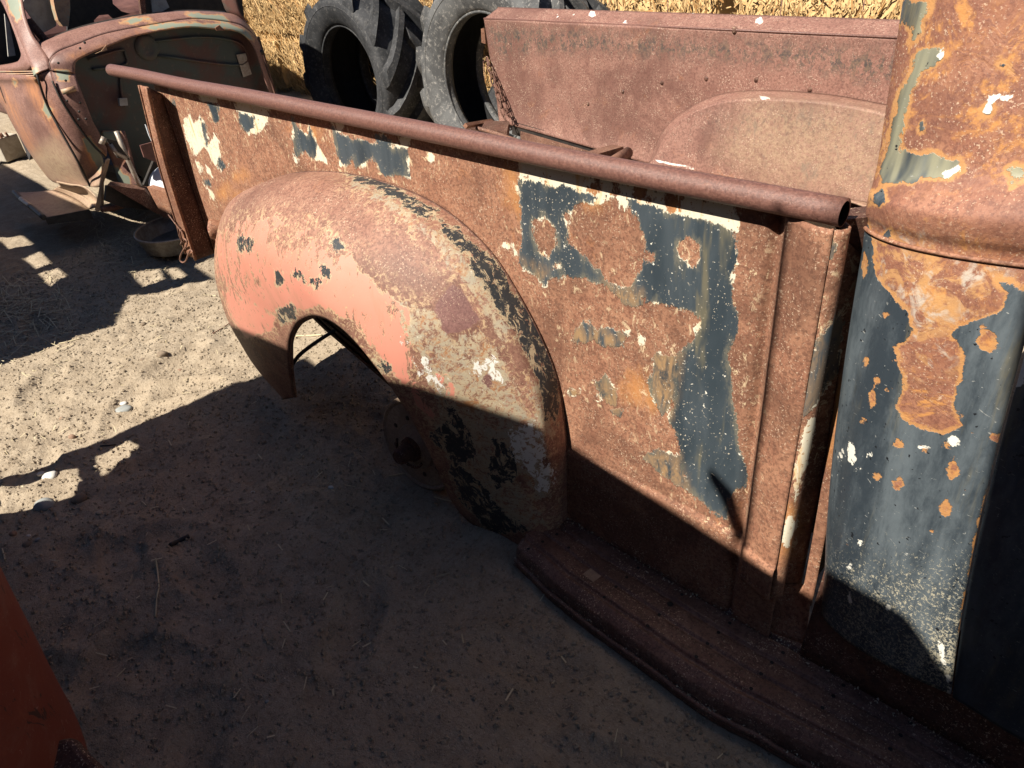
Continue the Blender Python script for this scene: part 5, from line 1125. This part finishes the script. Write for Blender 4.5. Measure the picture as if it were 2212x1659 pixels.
for (q, w_, h_, m, lb) in [
  (G(1070,775),15,8,tn,'tan pebble lying in the sunlit strip of sand'), (G(800,945),20,8,g,'long grey pebble on the edge of the lower shadow'),
  (G(800,905),9,4,wt,'small white pebble just above the long grey one'), (G(470,1125),8,8,br,'small brown pebble in the dark shadow band'),
  (G(325,1372),16,9,wt,'pale flat stone in the lower left sun patch'), (G(285,1568),22,15,g,'largest grey stone half in shadow, lower left'),
  (G(515,1522),17,9,cl,'dark rounded stone right of the largest grey one'), (G(645,1612),8,5,tn,'tan pebble in shade below the dark stone'),
  (G(265,1360),8,4,wt,'small white chip beside the pale flat stone'), (G(620,1320),7,6,tn,'pebble in the small curved sun patch'),
  (G(200,775),6,4,tn,'tiny pebble at the left of the sunlit strip'), (G(1165,690),6,4,br,'tiny brown pebble right of the earthy clump'),
  (G(490,878),7,4,tn,'small tan pebble at the middle of the sunlit strip'), (G(400,1000),5,4,br,'tiny brown pebble by the upper shadow edge'),
  (H(75,312),8,6,br,'reddish pebble in shade at the far left'), (H(165,322),5,3,wt,'tiny white pebble beside the reddish one'),
  (H(218,343),6,3,g,'tiny flat pebble right of the white one'), (H(160,372),11,6,cl,'flat dark stone below the tiny pebbles'), (H(1266,808),3.4,3,wt,'white crumb on the dark sand right of the straw stalk'),
  (H(1537,1277),5,4,g,'grey crumb at the lower middle of the shaded sand'), (J(628,1270),7,5,wt,'white chip on dark sand in front of the drum'),
  (J(90,1302),5,3,wt,'white crumb left of the drum on shaded sand'), (G(1050,585),12,8,cl,'dark earth clump in the sunlit strip'), (G(930,390),7,5,cl,'dark clod near the curved shadow'), (G(925,620),7,4,cl,'flat clod left of the earth clump')]:
    stone(q[0], q[1], w_, h_, m, lb)
def lie(pts, r_, mat, name, label, cat, group=None, lift=0.003):
    P = []
    for q in pts:
        p = PZ(*q, 0.0); p = PZ(*q, gz(p[0],p[1])+lift); P.append(p)
    b = B(); b.tube(crv(P, 4*len(P)), r_, 6); o = b.out(name, mat, None, origin=P[0]); tag(o, label, cat, group); return o
SG = 'loose straws on the sand'
lie([H(895,450),H(903,500),H(911,560),H(914,625),H(905,662),H(900,720),H(895,790)], 0.0021, M_STRAW_PALE, 'straw_stalk', 'longest pale straw stalk, bent in the middle, on dark sand', 'straw', SG)
lie([H(980,375),H(1030,352),H(1090,322)], 0.006, M_DARK, 'wood_splinter', 'black wood splinter on shaded sand', 'wood')
lie([J(390,220),J(470,218),J(565,213)], 0.003, M_STRAW_PALE, 'straw_stalk', 'pale straw seen through the fender arch', 'straw', SG)
lie([G(210,690),G(265,697),G(320,706)], 0.002, M_STRAW_PALE, 'straw_stalk', 'pale straw in the sunlit strip near the left', 'straw', SG)
lie([J(1030,1190),J(1090,1178),J(1155,1168)], 0.0018, M_STRAW_PALE, 'straw_stalk', 'straw in front of the half buried drum', 'straw', SG)
lie([J(1345,1335),J(1400,1350),J(1470,1366)], 0.0018, M_STRAW_PALE, 'straw_stalk', 'straw beside the foot of the fender', 'straw', SG)
lie([J(410,1030),J(440,1058)], 0.0015, M_STRAW_PALE, 'straw_stalk', 'short straw in the middle of the shaded sand', 'straw', SG)
lie([G(920,1540),G(950,1568)], 0.0015, M_STRAW_PALE, 'straw_stalk', 'short straw in shade right of the dark stone', 'straw', SG)
lie([G(1320,200),G(1360,203),G(1400,205)], 0.002, M_STRAW_PALE, 'straw_stalk', 'short straw just left of the fender', 'straw', SG)
lie([G(380,515),G(450,500),G(530,478)], 0.002, M_STRAW_PALE, 'straw_stalk', 'straw on the edge of the upper shadow', 'straw', SG)
lie([G(1380,450),G(1440,415),G(1500,375),G(1530,355)], 0.0022, M_RUST_FRAME, 'wire', 'thin rusty wire lying left of the fender foot', 'wire')
lie([G(650,1178),G(700,1175),G(750,1170)], 0.002, M_DARK, 'twig', 'dark twig in the small curved sun patch', 'twig')
lie([H(12,395),H(22,430),H(28,460)], 0.0018, M_STRAW_PALE, 'straw_stalk', 'short straw above the orange fender', 'straw', SG)
# uncountable litter and grit
def scatter_straw(name, n, fn, mat, ln, seed):
    q = np.random.default_rng(seed); V = []; 
    x, y = fn(q, n); z = ground_h(x, y) + q.uniform(0.001,0.012,n); a = q.uniform(0,6.28,n); L_ = q.uniform(ln[0],ln[1],n); ti = q.normal(0,0.18,n); wd = q.uniform(0.0008,0.0018,n)
    d = np.stack([np.cos(a)*L_/2, np.sin(a)*L_/2, ti*L_/2],1); p = np.stack([-np.sin(a)*wd, np.cos(a)*wd, 0*a],1); c = np.stack([x,y,z],1)
    V = np.stack([c-d-p, c-d+p, c+d+p, c+d-p],1).reshape(-1,3)
    o = mesh(name, V, np.arange(4*n).reshape(n,4), mat, None, smooth=False); o['kind'] = 'stuff'; return o
pc1 = PZ(22,672,0.0); pc2 = PZ(300,500,0.0)
o = scatter_straw('straw_litter', 420, lambda q,n: (pc1[0]+q.normal(0,0.22,n), pc1[1]+q.normal(0,0.11,n)), M_STRAW_PALE, (0.03,0.14), 5); o['label'] = 'heap of dry straw litter in shade at the left edge'
o = scatter_straw('straw_litter', 500, lambda q,n: (pc2[0]+q.normal(-0.15,0.40,n), pc2[1]+q.normal(0,0.14,n)), M_STRAW_PALE, (0.02,0.09), 6); o['label'] = 'bits of straw under the old car'
o = scatter_straw('straw_litter', 420, lambda q,n: (q.uniform(-3.4,0.3,n), q.uniform(-1.1,0.5,n)), M_STRAW_PALE, (0.008,0.035), 8); o['label'] = 'stray chaff across the sand'
def grit(name, n, fn, mat, sz, seed):
    q = np.random.default_rng(seed); x, y = fn(q, n); s_ = sz[0] + (sz[1]-sz[0])*q.uniform(0,1,n)**3; z = ground_h(x, y) + s_*0.25
    base = np.array([(1,0,0),(-1,0,0),(0,1,0),(0,-1,0),(0,0,1),(0,0,-1)], float)
    F0 = np.array([(0,2,4),(2,1,4),(1,3,4),(3,0,4),(2,0,5),(1,2,5),(3,1,5),(0,3,5)])
    V = base[None]*q.uniform(0.55,1.2,(n,6,1))*s_[:,None,None]
    a = q.uniform(0,6.28,n); ca, sa = np.cos(a)[:,None], np.sin(a)[:,None]
    V = np.stack([V[:,:,0]*ca-V[:,:,1]*sa, V[:,:,0]*sa+V[:,:,1]*ca, V[:,:,2]*0.75],2) + np.stack([x,y,z],1)[:,None]
    F = (F0[None]+6*np.arange(n)[:,None,None]).reshape(-1,3)
    o = mesh(name, V.reshape(-1,3), F, mat, None, smooth=False); o['kind'] = 'stuff'; return o
near = lambda q,n: (q.uniform(-3.6,0.4,n), q.uniform(-1.15,0.45,n))
grit('sand_clods', 40000, near, M_SAND, (0.0012,0.0080), 11)
grit('dark_grit', 2200, near, cl, (0.001,0.0035), 12)
grit('pale_grit', 900, near, tn, (0.001,0.004), 13)

# ------------------------------------------------------------------ the truck we look past: orange fender in view, stake sides and cab added to cast shadows
OT = thing('orange_truck', (-0.6,-1.8,0.0), 'orange truck beside us, only its scuffed fender in the lower left corner', 'truck')
edge = [(-60,1110,0.60),(0,1240,0.50),(62,1362,0.40),(112,1462,0.31),(148,1530,0.245),(161,1570,0.205),(160,1596,0.18)]
E3 = np.array([PZ(a,b_,c_) for a,b_,c_ in edge]); E3 = crv(E3, 50)
V = []
for p in E3:
    for t in np.linspace(-1.9,2.3,60):
        # round the nose of the fender: flank away to -X, front down to -Y
        q = p + np.array([0.34*(math.sin(t)) if t>0 else 0.30*math.sin(max(t,-1.57))*1.0, -0.30*(1-math.cos(t)) if t>0 else -0.05*(1-math.cos(t)), 0])
        V.append(q)
V = np.array(V).reshape(50,60,3)
tp_ = []
of = mesh('fender', V.reshape(-1,3), gridfaces(50,60), M_ORANGE, OT, solid=0.004)
cap = [V[0,j] for j in range(60)]; b = B(); b.add(cap, [tuple(range(60))]); b.out('fender_top', M_ORANGE, OT)
fp = [PZ(x_,y_,0.34) for x_,y_ in [(70,1628),(120,1592),(158,1584),(190,1622),(240,1668),(240,1790),(-60,1790),(0,1668)]]
b = B(); b.prism(fp, (0,0,-0.12)); o = b.out('step', M_RUST_DK, OT, smooth=False)
mod = o.modifiers.new('round','BEVEL'); mod.width = 0.012; mod.segments = 3
# unseen stake side added, its outline and low openings shaped to cast shadow edges
yS = -1.13
outer = [(-1.975,0.02),(-1.965,1.44),(-1.82,1.43),(-1.4,1.48),(-1.03,1.53),(-.708,1.653),(-.311,1.60),(-.179,1.585),(-.166,1.665),(-.1,1.658),(-.045,1.653),(-.023,1.648),(.003,1.625),(.025,1.60),(.050,1.578),(.062,1.57),(.062,0.02)]
holeA = [(-1.925,.32),(-1.90,.45),(-1.87,.555),(-1.79,.545),(-1.73,.49),(-1.755,.39),(-1.78,.275)]
holeB = [(-1.90,.605),(-1.915,.735),(-1.87,.745),(-1.80,.66),(-1.77,.585),(-1.83,.59)]
def sheet_with_holes(name, outer, holes, y, th, mat, parent, **k):
    cu = bpy.data.curves.new(name, 'CURVE'); cu.dimensions = '2D'; cu.fill_mode = 'BOTH'; cu.extrude = th/2
    for P in [outer]+holes:
        s_ = cu.splines.new('POLY'); s_.points.add(len(P)-1); s_.use_cyclic_u = True
        for q_, (a,c_) in zip(s_.points, P): q_.co = (a,c_,0,1)
    o = bpy.data.objects.new(name, cu); COL.objects.link(o); bpy.context.view_layer.update()
    me = bpy.data.meshes.new_from_object(o.evaluated_get(bpy.context.evaluated_depsgraph_get())); bpy.data.objects.remove(o)
    V = np.array([v.co[:] for v in me.vertices]); F = [list(p.vertices) for p in me.polygons]; bpy.data.meshes.remove(me)
    W = np.stack([V[:,0], y+V[:,2], V[:,1]],1)
    return mesh(name, W, F, mat, parent, smooth=False, **k)
sheet_with_holes('added_side', outer, [holeA, holeB], yS, 0.012, M_ORANGE, OT)
b = B(); b.box((-1.97,-2.6,0.62),(0.0,-2.54,1.2)); b.out('added_side', M_ORANGE, OT, smooth=False)
b = B(); b.prism([(x_,-1.14,z_) for x_, z_ in [(.054,.10),(.051,1.575),(.046,1.63),(.027,1.78),(.013,1.93),(0,2.05),(-.02,2.2),(1.5,2.2),(1.5,.1)]], (0,-1.4,0)); o = b.out('cab', M_ORANGE, OT, smooth=False)  # unseen cab added to shade the pickup's door
# unseen arm added over the truck's side to throw a pointed shadow on the panel
m0, m1 = PY(1538,1026,0.018), PY(1604,1118,0.018)
q0, q1 = [m_ + SUN_DIR*((-1.13-m_[1])/SUN_DIR[1]) for m_ in (m0, m1)]
b = B(); b.tube([q1-np.array([0,0,0.05]), q0*0.45+q1*0.55, q0], [0.012,0.016,0.009], 8); b.out('shadow_arm', M_DARK, OT)
m0, m1 = PY(1714,500,0.018), PY(1616,1100,0.0)
q0, q1 = [m_ + SUN_DIR*((-1.13-m_[1])/SUN_DIR[1]) for m_ in (m0, m1)]
b = B(); b.tube([q1-np.array([0,0,0.12]), q1, q0], [0.009,0.009,0.007], 8); b.out('mirror_post', M_DARK, OT)
# unseen stake trailer added further back, outline and openings cut to shape the shade
ST = thing('shade_trailer', (-4.2,-1.9,0.0), 'weathered stake sided trailer added out of view on the left to shade the sand', 'trailer')
outer = [(-2.76,0.02),(-2.765,0.56),(-2.78,1.05),(-3.09,1.22),(-3.0,1.42),(-2.93,1.58),(-3.15,1.60),(-3.2,1.85),(-3.62,1.85),(-3.85,1.60),(-4.5,1.56),(-5.2,1.60),(-6.5,1.60),(-6.5,0.02)]
h1 = [(-4.30,1.045),(-4.27,1.17),(-4.11,1.16),(-4.12,1.03)]; h2 = [(-3.94,1.03),(-3.98,1.145),(-3.76,1.125),(-3.73,1.03)]; h3 = [(-3.65,1.015),(-3.66,1.125),(-3.49,1.125),(-3.41,1.005)]; h4 = [(-3.35,1.35),(-3.27,1.475),(-3.13,1.425),(-3.15,1.305)]; h5 = [(-3.25,1.48),(-3.2,1.54),(-3.05,1.52),(-3.1,1.45)]
sheet_with_holes('added_side', outer, [h1,h2,h3,h4,h5], -1.13, 0.012, M_RUST_DK, ST)
b = B(); b.box((-6.4,-2.4,0.5),(-2.9,-1.16,0.54)); b.out('bed_floor', M_RUST_DK, ST, smooth=False)

# large plank building added unseen behind the camera to block low sky
BN = thing('sky_blocker', (-1.0,-6.2,0.0), 'dark plank building added out of view behind us to block sky', 'sky_blocker')
b = B(); b.box((-10,-9,0),(8,-6,4.4)); b.out('wall', M_SHADE_BODY, BN, smooth=False)
b = B(); b.prism([(-10.3,-5.7,4.3),(-10.3,-7.5,5.3),(-10.3,-9.3,4.3)], (18.6,0,0)); b.out('roof', M_RUST_DK, BN, smooth=False)
